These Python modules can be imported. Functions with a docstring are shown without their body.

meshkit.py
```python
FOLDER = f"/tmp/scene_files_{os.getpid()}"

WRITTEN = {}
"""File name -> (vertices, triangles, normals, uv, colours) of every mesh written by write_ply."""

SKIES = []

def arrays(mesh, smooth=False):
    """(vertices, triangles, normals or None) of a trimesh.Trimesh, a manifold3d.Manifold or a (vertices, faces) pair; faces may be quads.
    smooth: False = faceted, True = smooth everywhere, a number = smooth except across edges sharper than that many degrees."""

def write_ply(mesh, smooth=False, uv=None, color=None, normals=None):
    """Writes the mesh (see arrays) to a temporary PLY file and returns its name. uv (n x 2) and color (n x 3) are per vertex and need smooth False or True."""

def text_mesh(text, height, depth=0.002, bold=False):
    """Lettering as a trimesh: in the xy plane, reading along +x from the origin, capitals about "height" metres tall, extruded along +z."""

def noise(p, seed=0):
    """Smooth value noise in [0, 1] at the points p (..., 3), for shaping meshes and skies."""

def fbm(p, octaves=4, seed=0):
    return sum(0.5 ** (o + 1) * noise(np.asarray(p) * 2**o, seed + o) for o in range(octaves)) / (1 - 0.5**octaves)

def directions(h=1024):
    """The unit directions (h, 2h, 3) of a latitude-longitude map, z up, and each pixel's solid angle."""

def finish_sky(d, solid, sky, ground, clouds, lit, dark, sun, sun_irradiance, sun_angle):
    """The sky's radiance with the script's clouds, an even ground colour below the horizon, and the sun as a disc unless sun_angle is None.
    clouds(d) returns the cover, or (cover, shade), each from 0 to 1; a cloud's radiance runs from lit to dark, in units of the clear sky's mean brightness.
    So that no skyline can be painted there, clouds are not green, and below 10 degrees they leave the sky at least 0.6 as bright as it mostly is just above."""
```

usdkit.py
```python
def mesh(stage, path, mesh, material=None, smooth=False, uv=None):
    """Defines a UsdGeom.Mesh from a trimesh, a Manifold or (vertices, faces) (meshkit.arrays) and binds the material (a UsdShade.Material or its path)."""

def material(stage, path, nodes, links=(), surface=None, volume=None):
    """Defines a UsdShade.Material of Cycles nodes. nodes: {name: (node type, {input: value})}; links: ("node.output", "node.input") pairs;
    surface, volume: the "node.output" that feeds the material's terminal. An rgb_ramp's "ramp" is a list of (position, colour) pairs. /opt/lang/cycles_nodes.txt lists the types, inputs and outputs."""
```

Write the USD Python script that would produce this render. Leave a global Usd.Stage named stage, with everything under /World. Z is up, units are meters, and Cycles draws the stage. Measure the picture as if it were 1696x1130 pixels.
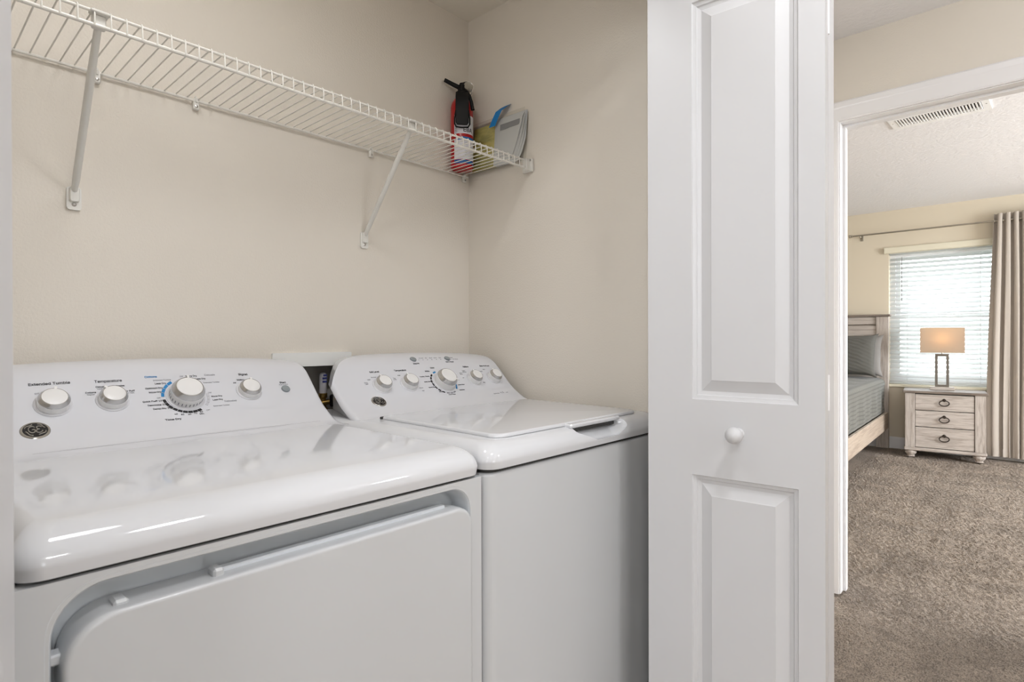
import math, random
import numpy as np, trimesh, manifold3d
from shapely.geometry import Polygon, box as sbox, Point
from shapely import affinity
import usdkit, meshkit
from pxr import Usd, UsdGeom, UsdLux, UsdShade, Gf, Sdf

random.seed(7); RNG = np.random.default_rng(7)
stage = Usd.Stage.CreateInMemory()
UsdGeom.SetStageUpAxis(stage, UsdGeom.Tokens.z); UsdGeom.SetStageMetersPerUnit(stage, 1.0)
UsdGeom.Xform.Define(stage, '/World'); UsdGeom.Scope.Define(stage, '/World/Looks')

# ------------------------------------------------------------------ camera
EYE = np.array([-1.497, -1.584, 1.13]); FPX = 955.04
yaw, pitch, roll = np.radians([42.363, -0.188, -0.149])
fw = np.array([np.cos(yaw)*np.cos(pitch), np.sin(yaw)*np.cos(pitch), np.sin(pitch)])
rt0 = np.array([np.sin(yaw), -np.cos(yaw), 0.0]); up0 = np.cross(rt0, fw)
rt = rt0*np.cos(roll)+up0*np.sin(roll); up = -rt0*np.sin(roll)+up0*np.cos(roll)
cam = UsdGeom.Camera.Define(stage, '/World/camera')
cam.AddTransformOp().Set(Gf.Matrix4d(*[float(a) for a in (*rt, 0, *up, 0, *(-fw), 0, *EYE, 1)]))
cam.CreateHorizontalApertureAttr(36.0); cam.CreateVerticalApertureAttr(36.0*1130/1696)
cam.CreateFocalLengthAttr(FPX*36/1696)
cam.CreateFStopAttr(9.0); cam.CreateFocusDistanceAttr(1.7)
cam.CreateClippingRangeAttr(Gf.Vec2f(0.03, 500))
cam.CreateExposureAttr(-0.26)

# ------------------------------------------------------------------ sky and added fill panels
dome = UsdLux.DomeLight.Define(stage, '/World/sky')
dome.CreateColorAttr(Gf.Vec3f(0.93, 0.97, 1.0)); dome.CreateIntensityAttr(2.5)

def rect_light(name, loc, normal, w, h, power, color):
    l = UsdLux.RectLight.Define(stage, '/World/'+name)
    z = -np.array(normal, float); x = np.cross([0, 0, 1.0], z)
    if np.linalg.norm(x) < 1e-6: x = np.array([1.0, 0, 0])
    x /= np.linalg.norm(x); y = np.cross(z, x)
    l.AddTransformOp().Set(Gf.Matrix4d(*[float(a) for a in (*x, 0, *y, 0, *z, 0, *loc, 1)]))
    l.CreateWidthAttr(w); l.CreateHeightAttr(h); l.CreateIntensityAttr(power); l.CreateColorAttr(Gf.Vec3f(*color))
    return l
# added fill panels at window openings out of view, to brighten hallway and bedroom
rect_light('stair_fill_light', (-4.18, -2.6, 1.60), (1, 0, 0), 1.2, 1.0, 4.6, (0.97, 0.985, 1.0))
rect_light('bedroom_side_fill_light', (3.4, -4.75, 1.4), (0, 1, 0), 2.0, 1.5, 19.0, (0.95, 0.98, 1.02))

# ------------------------------------------------------------------ materials
def lin(c):
    c = np.array(c, float)/255
    return tuple(np.where(c < 0.04045, c/12.92, ((c+0.055)/1.055)**2.4))
MATS = {}
def mat(name, color, rough=0.5, metal=0.0, bump=None, coat=0.0, vary=None, **kw):
    """color sRGB 0-255; bump=(scale, distance, strength); vary=(second colour, scale vec, lo, hi)"""
    n = {'p': ('principled_bsdf', dict(base_color=lin(color), roughness=rough, metallic=metal, coat_weight=coat, coat_roughness=0.05, **kw))}
    L = []
    if bump or vary: n['g'] = ('geometry', {})
    if bump:
        n['bn'] = ('noise_texture', dict(scale=bump[0], detail=3.0)); n['b'] = ('bump', dict(distance=bump[1], strength=bump[2]))
        L += [('g.position', 'bn.vector'), ('bn.fac', 'b.height'), ('b.normal', 'p.normal')]
    if vary:
        n['m'] = ('mapping', dict(scale=vary[1])); n['vn'] = ('noise_texture', dict(scale=1.0, detail=4.0, roughness=0.6))
        n['r'] = ('rgb_ramp', dict(ramp=[(0.0, lin(color)), (vary[2], lin(color)), (vary[3], lin(vary[0])), (1.0, lin(vary[0]))]))
        L += [('g.position', 'm.vector'), ('m.vector', 'vn.vector'), ('vn.fac', 'r.fac'), ('r.color', 'p.base_color')]
    MATS[name] = usdkit.material(stage, '/World/Looks/'+name, n, L, surface='p.BSDF')
    return MATS[name]

WALL = mat('wall_paint', (224, 217, 206), 0.65, bump=(170, 0.004, 0.22))
WALLB = mat('bedroom_wall_paint', (219, 208, 188), 0.65, bump=(170, 0.004, 0.2))
CEIL = mat('ceiling_paint', (240, 240, 243), 0.8, bump=(45, 0.01, 0.35))
TRIM = mat('white_trim_paint', (235, 234, 235), 0.3, specular_ior_level=0.4)
DOORP = mat('white_door_paint', (206, 206, 208), 0.35, bump=(500, 0.0006, 0.1))
ENAMEL = mat('white_enamel', (214, 215, 218), 0.06)
STEEL = mat('white_painted_steel', (203, 205, 207), 0.22)
STEELD = mat('grey_white_recess_paint', (216, 220, 224), 0.25)
GAPDARK = mat('gap_shade_and_hinge_dark', (60, 60, 58), 0.6)  # dark tone put in as shade in gaps; also colours the lid hinge
CONSOLE = mat('white_console_plastic', (215, 216, 221), 0.22)
KNOBW = mat('white_knob_plastic', (232, 231, 230), 0.3)
CHROME = mat('brushed_chrome', (205, 205, 205), 0.22, metal=1.0)
SILVER = mat('silver_badge', (190, 188, 184), 0.25, metal=1.0)
INK = mat('dark_grey_ink', (70, 70, 74), 0.5)
INKL = mat('light_grey_ink', (140, 140, 146), 0.5)
INKB = mat('blue_ink', (28, 128, 190), 0.5)
INKK = mat('black_ink', (14, 15, 18), 0.45)
GREYB = mat('grey_button_plastic', (140, 147, 150), 0.35)
BADGEK = mat('badge_black_enamel', (34, 34, 36), 0.25)
WIREM = mat('white_vinyl_wire', (228, 225, 218), 0.35)
BRKT = mat('white_bracket_plastic', (226, 224, 218), 0.35)
RED = mat('red_cylinder_paint', (176, 16, 22), 0.3)
LABELW = mat('white_paper_label', (216, 214, 220), 0.5)
LABELB = mat('blue_label_band', (28, 96, 160), 0.5)
BLACKP = mat('black_plastic', (5, 5, 6), 0.5, specular_ior_level=0.3)
TAPE = mat('blue_painters_tape', (20, 122, 192), 0.55, bump=(300, 0.001, 0.3))
PAPERW = mat('white_manual_paper', (212, 214, 216), 0.6)
PAPERY = mat('yellow_manual_paper', (206, 194, 116), 0.6, vary=((160, 152, 88), (14, 9, 30), 0.45, 0.62))
PAPERG = mat('grey_printed_band', (138, 140, 146), 0.6)
BOXW = mat('white_box_plastic', (238, 238, 235), 0.4)
BOXIN = mat('dark_recess_drywall', (176, 173, 168), 0.8)
BRASS = mat('brass', (170, 140, 80), 0.3, metal=1.0)
RODM = mat('brushed_nickel', (178, 172, 160), 0.3, metal=1.0)
BRONZE = mat('dark_bronze', (66, 58, 52), 0.4, metal=0.7)
LAMPF = mat('grey_brown_metal', (112, 106, 98), 0.4, metal=0.4)
BLINDM = usdkit.material(stage, '/World/Looks/white_blind_vinyl', {'d': ('principled_bsdf', dict(base_color=lin((232, 232, 230)), roughness=0.4)), 't': ('translucent_bsdf', dict(color=lin((225, 228, 230)))), 'm': ('mix_closure', dict(fac=0.55))}, [('d.BSDF', 'm.closure1'), ('t.BSDF', 'm.closure2')], surface='m.closure')
VALM = mat('cream_valance', (226, 220, 200), 0.4)
CURT = mat('beige_curtain_cloth', (184, 175, 165), 0.85, bump=(900, 0.001, 0.3))
VENTD = mat('duct_shade_dark', (22, 22, 24), 0.7)
VENTW = mat('white_vent_enamel', (248, 248, 248), 0.35)
PILL1 = mat('grey_green_quilted_cloth', (98, 97, 92), 0.9, bump=(400, 0.002, 0.4))
PILL2 = mat('pale_grey_pillow_cloth', (146, 143, 140), 0.9, bump=(500, 0.002, 0.3))
MATT = mat('white_mattress_cloth', (226, 226, 226), 0.9)
LAWN = mat('pale_ground', (172, 176, 166), 0.9)
SCREW = mat('screw_steel', (196, 194, 190), 0.3, metal=1.0)

def wood(name, c1, c2, axis):
    s = {'y': (30, 2.2, 46), 'z': (46, 40, 3.0), 'x': (2.2, 34, 46)}[axis]
    n = {'g': ('geometry', {}), 'm': ('mapping', dict(scale=s)), 'n': ('noise_texture', dict(scale=1.3, detail=6.0, roughness=0.65, distortion=0.6)),
         'r': ('rgb_ramp', dict(ramp=[(0, lin(c2)), (0.38, lin(c2)), (0.56, lin(c1)), (1, lin(c1))])), 'b': ('bump', dict(distance=0.002, strength=0.25)),
         'p': ('principled_bsdf', dict(roughness=0.55))}
    return usdkit.material(stage, '/World/Looks/'+name, n, [('g.position', 'm.vector'), ('m.vector', 'n.vector'), ('n.fac', 'r.fac'), ('r.color', 'p.base_color'), ('n.fac', 'b.height'), ('b.normal', 'p.normal')], surface='p.BSDF')
WOODH = wood('whitewashed_wood_across', (193, 184, 176), (164, 153, 144), 'y')
WOODV = wood('whitewashed_wood_upright', (193, 184, 176), (160, 149, 140), 'z')
WOODL = wood('whitewashed_wood_lengthwise', (190, 175, 159), (168, 151, 136), 'x')
WOODT = wood('grey_brown_wood_top', (128, 116, 106), (100, 90, 82), 'y')

# carpet: mottled taupe pile, brushed patches
n = {'g': ('geometry', {}), 'n1': ('noise_texture', dict(scale=170, detail=4.0, roughness=0.75)), 'n2': ('noise_texture', dict(scale=2.4, detail=2.0, distortion=1.2)),
     'r1': ('rgb_ramp', dict(ramp=[(0, lin((110, 98, 88))), (0.40, lin((145, 132, 120))), (0.56, lin((204, 188, 172))), (1, lin((234, 218, 202)))])),
     'r2': ('rgb_ramp', dict(ramp=[(0, (0.80,)*3), (0.46, (0.86,)*3), (0.54, (1.03,)*3), (1, (1.10,)*3)])),
     'mx': ('mix_color', dict(blend_type='multiply', fac=1.0)), 'b': ('bump', dict(distance=0.014, strength=0.9)),
     'p': ('principled_bsdf', dict(roughness=0.95, specular_ior_level=0.1, sheen_weight=0.15))}
CARPET = usdkit.material(stage, '/World/Looks/taupe_carpet', n, [('g.position', 'n1.vector'), ('g.position', 'n2.vector'), ('n1.fac', 'r1.fac'), ('n2.fac', 'r2.fac'),
    ('r1.color', 'mx.a'), ('r2.color', 'mx.b'), ('mx.result', 'p.base_color'), ('n1.fac', 'b.height'), ('b.normal', 'p.normal')], surface='p.BSDF')

def pane_mat(name, tint, fac, rough):
    return usdkit.material(stage, '/World/Looks/'+name, {'t': ('transparent_bsdf', dict(color=tint)), 'g': ('glossy_bsdf', dict(color=(1, 1, 1), roughness=rough)), 'm': ('mix_closure', dict(fac=fac))},
        [('t.BSDF', 'm.closure1'), ('g.BSDF', 'm.closure2')], surface='m.closure')
GLASS = pane_mat('window_glass', (0.97, 0.98, 0.98), 0.05, 0.01)
PLASTIC_BAG = pane_mat('clear_plastic_film', (0.97, 0.97, 0.96), 0.05, 0.2)
SHADE = usdkit.material(stage, '/World/Looks/lamp_shade_cloth', {'d': ('diffuse_bsdf', dict(color=lin((212, 200, 184)))), 't': ('translucent_bsdf', dict(color=lin((220, 196, 164)))), 'm': ('mix_closure', dict(fac=0.5))},
    [('d.BSDF', 'm.closure1'), ('t.BSDF', 'm.closure2')], surface='m.closure')
BULB = usdkit.material(stage, '/World/Looks/lit_bulb', {'e': ('emission', dict(color=(1.0, 0.76, 0.50), strength=24.0))}, [], surface='e.emission')
def diffuser_mat(name, strength): return usdkit.material(stage, '/World/Looks/'+name, {'e': ('emission', dict(color=(0.975, 0.985, 1.01), strength=strength))}, [], surface='e.emission')
DIFFUSER = diffuser_mat('unseen_hall_diffuser', 86.0); FILL_LOFT = diffuser_mat('fill_loft_diffuser', 105.0); FILL_END = diffuser_mat('fill_hall_end_diffuser', 42.0); FILL_LEFT = diffuser_mat('fill_hall_left_diffuser', 110.0); FILL_CLOSET = diffuser_mat('fill_closet_diffuser', 36.0)  # first is the unseen hallway lamp, the rest glow as added fill
# quilt: grey green with woven plaid lines
n = {'g': ('geometry', {}), 'w1': ('wave_texture', dict(wave_type='bands', bands_direction='x', scale=4.2, distortion=0.5, detail=1.0)), 'w2': ('wave_texture', dict(wave_type='bands', bands_direction='z', scale=9.0, distortion=0.5, detail=1.0)),
     'r1': ('rgb_ramp', dict(ramp=[(0, (1, 1, 1)), (0.8, (1, 1, 1)), (0.95, (0.90,)*3), (1, (0.86,)*3)])), 'r2': ('rgb_ramp', dict(ramp=[(0, (1, 1, 1)), (0.6, (1, 1, 1)), (0.92, (0.66,)*3), (1, (0.58,)*3)])),
     'a': ('mix_color', dict(blend_type='multiply', fac=1.0, a=lin((112, 112, 106)))), 'c': ('mix_color', dict(blend_type='multiply', fac=1.0)),
     'nz': ('noise_texture', dict(scale=300.0)), 'b': ('bump', dict(distance=0.003, strength=0.5)), 'p': ('principled_bsdf', dict(roughness=0.9, sheen_weight=0.2))}
QUILT = usdkit.material(stage, '/World/Looks/plaid_quilt_cloth', n, [('g.position', 'w1.vector'), ('g.position', 'w2.vector'), ('w1.fac', 'r1.fac'), ('w2.fac', 'r2.fac'), ('r1.color', 'a.b'), ('a.result', 'c.a'), ('r2.color', 'c.b'),
    ('c.result', 'p.base_color'), ('g.position', 'nz.vector'), ('nz.fac', 'b.height'), ('b.normal', 'p.normal')], surface='p.BSDF')

# ------------------------------------------------------------------ helpers
COUNT = {}
def numbered(parent, name):
    k = COUNT.get((parent, name), 0); COUNT[(parent, name)] = k+1
    return f'{parent}/{name}' + (f'_{k:03d}' if k else '')
FRAME = {}
def obj(name, mesh, m, parent=None, smooth=35, label=None, kind=None):
    """one Mesh prim; vertices in world coordinates unless the thing was made with local=True"""
    if isinstance(mesh, list): mesh = trimesh.util.concatenate(mesh)
    root = '/World' if parent is None else str(parent.GetPath())
    p = numbered(root, name)
    if parent is not None:
        mesh = mesh.copy(); mesh.apply_transform(FRAME[root])
    pr = usdkit.mesh(stage, p, mesh, m, smooth=smooth).GetPrim()
    FRAME[p] = FRAME[root] if parent is not None else np.eye(4)
    if label: pr.SetCustomDataByKey('label', label)
    if kind: pr.SetCustomDataByKey('kind', kind)
    return pr
def tag(p, label, cat, group=None, kind=None):
    p.SetCustomDataByKey('label', label); p.SetCustomDataByKey('category', cat)
    if group: p.SetCustomDataByKey('group', group)
    if kind: p.SetCustomDataByKey('kind', kind)
    return p
def thing(name, label, cat, loc=(0, 0, 0), rz=0.0, group=None, local=False):
    x = UsdGeom.Xform.Define(stage, numbered('/World', name))
    x.AddTranslateOp().Set(Gf.Vec3d(*map(float, loc)))
    if rz: x.AddRotateZOp().Set(float(rz))
    m = np.eye(4)
    if not local:
        T = trimesh.transformations.rotation_matrix(math.radians(rz), [0, 0, 1]); T[:3, 3] = loc; m = np.linalg.inv(T)
    FRAME[str(x.GetPath())] = m
    return tag(x.GetPrim(), label, cat, group)
def struct(name, mesh, m, smooth=35):
    return obj(name, mesh, m, None, smooth, kind='structure')
def setting(name):
    x = UsdGeom.Xform.Define(stage, '/World/'+name); FRAME[str(x.GetPath())] = np.eye(4)
    x.GetPrim().SetCustomDataByKey('kind', 'structure'); return x.GetPrim()
def bx(x0, x1, y0, y1, z0, z1, b=0.0):
    x0, x1 = sorted((x0, x1)); y0, y1 = sorted((y0, y1)); z0, z1 = sorted((z0, z1))
    if b <= 0:
        m = trimesh.creation.box([x1-x0, y1-y0, z1-z0]); m.apply_translation([(x0+x1)/2, (y0+y1)/2, (z0+z1)/2]); return m
    P = []
    for a, bb, c in ((b, 0, 0), (0, b, 0), (0, 0, b)):
        for x in (x0+(b-a), x1-(b-a)):
            for y in (y0+(b-bb), y1-(b-bb)):
                for z in (z0+(b-c), z1-(b-c)): P.append((x, y, z))
    # a: the face normal axis keeps its full extent, the other two pull in
    P = []
    for ax in range(3):
        lo = [x0+b, y0+b, z0+b]; hi = [x1-b, y1-b, z1-b]
        lo[ax] = (x0, y0, z0)[ax]; hi[ax] = (x1, y1, z1)[ax]
        P += [(i, j, k) for i in (lo[0], hi[0]) for j in (lo[1], hi[1]) for k in (lo[2], hi[2])]
    return trimesh.convex.convex_hull(np.array(P))
def tube(pts, r, n=10, cap=True):
    p = np.asarray(pts, float); r = np.broadcast_to(r, (len(p),)).astype(float)
    t = np.gradient(p, axis=0); t /= np.linalg.norm(t, axis=1, keepdims=True)+1e-12
    a = np.cross(t[0], [0, 0, 1.0] if abs(t[0][2]) < 0.9 else [1.0, 0, 0]); A = []
    for i in range(len(p)):
        a = a-t[i]*(a@t[i]); a /= np.linalg.norm(a); A.append(a.copy())
    A = np.array(A); B = np.cross(t, A); ang = np.arange(n)*2*np.pi/n
    v = p[:, None]+r[:, None, None]*(np.cos(ang)[None, :, None]*A[:, None]+np.sin(ang)[None, :, None]*B[:, None])
    V = v.reshape(-1, 3); F = []
    for i in range(len(p)-1):
        for j in range(n):
            k = (j+1) % n; q = [i*n+j, i*n+k, (i+1)*n+k, (i+1)*n+j]; F += [[q[0], q[1], q[2]], [q[0], q[2], q[3]]]
    if cap:
        V = np.vstack([V, p[0], p[-1]]); c0, c1 = len(V)-2, len(V)-1; e = (len(p)-1)*n
        for j in range(n):
            k = (j+1) % n; F += [[c0, k, j], [c1, e+j, e+k]]
    return trimesh.Trimesh(V, F, process=False)
def lathe(prof, n=40):
    """closed lathe about z of (r, z) from bottom to top"""
    V = []; F = []; ang = np.arange(n)*2*np.pi/n
    for r, z in prof: V += [(r*math.cos(a), r*math.sin(a), z) for a in ang]
    m = len(prof)
    for i in range(m-1):
        for j in range(n):
            k = (j+1) % n; q = [i*n+j, i*n+k, (i+1)*n+k, (i+1)*n+j]; F += [[q[0], q[1], q[2]], [q[0], q[2], q[3]]]
    V += [(0, 0, prof[0][1]), (0, 0, prof[-1][1])]; a, b = len(V)-2, len(V)-1
    for j in range(n):
        k = (j+1) % n; F += [[a, k, j], [b, (m-1)*n+j, (m-1)*n+k]]
    return trimesh.Trimesh(V, F, process=False)
def place(mesh, o, x, y, z):
    T = np.eye(4); T[:3, 0] = x; T[:3, 1] = y; T[:3, 2] = z; T[:3, 3] = o
    m = mesh.copy(); m.apply_transform(T)
    if np.linalg.det(T[:3, :3]) < 0: m.invert()
    return m
def extr(poly, d):
    polys = getattr(poly, 'geoms', [poly])
    return trimesh.util.concatenate([trimesh.creation.extrude_polygon(g, d, engine='earcut') for g in polys if g.area > 1e-10])
def rrect(x0, x1, y0, y1, r, n=8):
    r = np.broadcast_to(r, (4,)); out = []
    for (cx, cy, a0, rr) in ((x1, y1, 0, r[0]), (x0, y1, 90, r[1]), (x0, y0, 180, r[2]), (x1, y0, 270, r[3])):
        sx = -1 if cx == x1 else 1; sy = -1 if cy == y1 else 1
        for a in np.radians(np.linspace(a0, a0+90, n)):
            out.append((cx+sx*rr+rr*math.cos(a), cy+sy*rr+rr*math.sin(a)))
    return np.array(out)
def rings(R, cap0=True, cap1=True):
    """loft of equal-length closed rings (k, n, 3)"""
    R = np.asarray(R, float); k, n, _ = R.shape; V = R.reshape(-1, 3); F = []
    for i in range(k-1):
        for j in range(n):
            q = (j+1) % n; F += [[i*n+j, i*n+q, (i+1)*n+q], [i*n+j, (i+1)*n+q, (i+1)*n+j]]
    V = list(V)
    if cap0:
        V.append(R[0].mean(0)); c = len(V)-1; F += [[c, (j+1) % n, j] for j in range(n)]
    if cap1:
        V.append(R[-1].mean(0)); c = len(V)-1; e = (k-1)*n; F += [[c, e+j, e+(j+1) % n] for j in range(n)]
    return trimesh.Trimesh(np.array(V), F, process=False)
def grid(P):
    """open surface through points (a, b, 3)"""
    a, b, _ = P.shape; i, j = np.meshgrid(np.arange(a-1), np.arange(b-1), indexing='ij')
    q = np.stack([i*b+j, (i+1)*b+j, (i+1)*b+j+1, i*b+j+1], -1).reshape(-1, 4)
    return trimesh.Trimesh(P.reshape(-1, 3), np.vstack([q[:, [0, 1, 2]], q[:, [0, 2, 3]]]), process=False)
def sheet(P, t):
    """grid surface with thickness t along its normals, closed"""
    du = np.gradient(P, axis=0); dv = np.gradient(P, axis=1); nn = np.cross(du, dv); nn /= np.linalg.norm(nn, axis=2, keepdims=True)+1e-12
    A, B = P+nn*t/2, P-nn*t/2; a, b, _ = P.shape
    m1 = grid(A); m2 = grid(B); m2.invert()
    loop = lambda Q: np.concatenate([Q[:, 0], Q[-1, 1:], Q[-2::-1, -1], Q[0, -2:0:-1]])
    s = rings([loop(A), loop(B)], False, False)
    return trimesh.util.concatenate([m1, m2, s])
def to_man(m):
    m = trimesh.Trimesh(m.vertices, m.faces, process=True)
    return manifold3d.Manifold(manifold3d.Mesh(np.asarray(m.vertices, np.float32), np.asarray(m.faces, np.uint32)))
def from_man(M):
    q = M.to_mesh(); return trimesh.Trimesh(q.vert_properties[:, :3], q.tri_verts, process=False)
def holed(outer, holes, d):
    P = Polygon(outer)
    for h in holes: P = P.difference(Polygon(h))
    return extr(P, d)
AX = lambda m, o, x, y: place(m, o, np.array(x, float), np.array(y, float), np.cross(x, y))

# ================================================================== the setting
CZ = 2.45
XE, XE2 = 1.36, 1.48      # bedroom door wall faces
XW = 5.56                 # window wall face
# floor with carpet
struct('floor', bx(-4.2, 5.8, -4.9, 1.4, -0.12, -0.0145), CARPET)
# near pile, displaced
xs = np.concatenate([np.arange(0.25, 2.3, 0.006), np.arange(2.3, 5.56, 0.009)]); ys = np.arange(-2.35, -0.40, 0.007)
GX, GY = np.meshgrid(xs, ys, indexing='ij')
Pq = np.stack([GX, GY, np.zeros_like(GX)], -1)
hgt = meshkit.fbm(Pq*[150, 150, 1], 3, 3)*0.022-0.015 + (meshkit.noise(Pq*[5, 5, 1], 9)-0.5)*0.004
Pq[..., 2] = np.clip(hgt*1.15-0.007, -0.0155, -0.0004)
tag(obj('carpet_pile', grid(Pq), CARPET, smooth=True), 'taupe cut pile carpet running from the hallway into the bedroom', 'carpet', kind='stuff')

# closet ceiling and house ceiling
struct('ceiling', bx(-4.2, 5.8, -4.9, 1.4, CZ, CZ+0.1), CEIL)
struct('ceiling_closet', bx(-1.75, 0.0, -0.86, 0.0, 2.322, 2.40), mat('closet_ceiling_paint', (232, 226, 214), 0.8, bump=(45, 0.01, 0.3)))
# closet back wall with the hole of the supply box
bh = (-0.755, -0.515, 0.83, 1.075)
wb = [bx(-1.75, bh[0], 0, 0.12, 0, CZ), bx(bh[1], 0.12, 0, 0.12, 0, CZ), bx(bh[0], bh[1], 0, 0.12, 0, bh[2]), bx(bh[0], bh[1], 0, 0.12, bh[3], CZ)]
struct('wall_back', wb, WALL)
struct('wall_right', bx(0, 0.12, -0.85, 0, 0, CZ), WALL)
struct('wall_left', bx(-1.83, -1.72, -0.85, 0, 0, CZ), WALL)
HD = 2.035
struct('wall_front', [bx(-4.2, -1.66, -0.96, -0.85, 0, CZ), bx(-0.13, 0.12, -0.955, -0.85, 0, CZ), bx(0.12, XE, -0.855, -0.80, 0, CZ), bx(-1.66, -0.13, -0.96, -0.85, HD, CZ)], WALL)
struct('wall_loft_unseen', [bx(-4.2, -2.0, -5.0, -4.9, 0, CZ), bx(-1.1, XE, -5.0, -4.9, 0, CZ), bx(-2.0, -1.1, -5.0, -4.9, 0, 1.0), bx(-2.0, -1.1, -5.0, -4.9, 2.0, CZ)], WALL)  # unseen wall; its window opening is added to let fill skylight in
struct('wall_stair_unseen', [bx(-4.3, -4.2, -2.0, -0.85, 0, CZ), bx(-4.3, -4.2, -5.0, -3.2, 0, CZ), bx(-4.3, -4.2, -3.2, -2.0, 0, 1.1), bx(-4.3, -4.2, -3.2, -2.0, 2.1, CZ)], WALL)  # unseen wall; window opening added behind the fill panel
DY0, DY1, DH = -0.940, -1.76, 2.080
struct('wall_door', [bx(XE, XE2, -0.85, DY0+0.016, 0, CZ), bx(XE, XE2, DY1-0.016, -4.9, 0, CZ), bx(XE, XE2, DY0+0.016, DY1-0.016, DH+0.016, CZ), bx(XE, XE2, -0.85, 1.4, 0, CZ)], WALL)
struct('wall_bedroom_left', bx(XE2, 5.8, 1.3, 1.4, 0, CZ), WALLB)
struct('wall_bedroom_right', [bx(XE2, 2.4, -4.7, -4.6, 0, CZ), bx(4.4, 5.8, -4.7, -4.6, 0, CZ), bx(2.4, 4.4, -4.7, -4.6, 0, 0.65), bx(2.4, 4.4, -4.7, -4.6, 2.15, CZ)], WALLB)  # the window opening here is added, to go with the fill panel
WY0, WY1, WZ0, WZ1 = -0.44, -1.98, 0.655, 2.02
struct('wall_window', [bx(XW, XW+0.15, 1.4, WY0, 0, CZ), bx(XW, XW+0.15, WY1, -4.9, 0, CZ), bx(XW, XW+0.15, WY0, WY1, 0, WZ0), bx(XW, XW+0.15, WY0, WY1, WZ1, CZ)], WALLB)
# baseboard of the bedroom window wall
bprof = [(0, 0), (0.014, 0), (0.014, 0.095), (0.010, 0.108), (0.004, 0.116), (0, 0.118)]
struct('baseboard_window', AX(extr(Polygon([(-a, b) for a, b in bprof]), 5.9), (XW, 1.3, -0.006), (1, 0, 0), (0, 0, 1)), TRIM)
# bedroom doorway: casing (mitred profile) and jamb
def casing_profile():
    return [(0, 0), (0, 0.010), (0.006, 0.013), (0.014, 0.011), (0.05, 0.015), (0.058, 0.019), (0.078, 0.019), (0.085, 0.013), (0.085, 0)]
cp = casing_profile()
path_in = [(DY0, 0), (DY0, DH), (DY1, DH), (DY1, 0)]
def casing(face, sgn):
    R = []
    for (py, pz), (oy, oz) in zip(path_in, [(1, 0), (1, 1), (-1, 1), (-1, 0)]):
        R.append([(face+sgn*h, py+oy*(w+0.004), pz+oz*(w+0.004)) for w, h in cp])
    return rings(R)
t1 = setting('trim_1'); obj('casing', casing(XE, -1), TRIM, t1, 25); obj('casing', casing(XE2, 1), TRIM, t1, 25)
obj('jamb', [bx(XE-0.002, XE2+0.002, DY0, DY0+0.017, 0, DH+0.017), bx(XE-0.002, XE2+0.002, DY1-0.017, DY1, 0, DH+0.017), bx(XE-0.002, XE2+0.002, DY1, DY0, DH, DH+0.017)], TRIM, t1)
obj('door_stop', [bx(1.405, 1.44, DY0-0.011, DY0, 0, DH), bx(1.405, 1.44, DY1, DY1+0.011, 0, DH), bx(1.405, 1.44, DY1+0.011, DY0-0.011, DH-0.011, DH)], TRIM, t1)
# outdoors
struct('ground', bx(-60, 90, -70, 70, -3.2, -3.0), LAWN)
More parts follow.
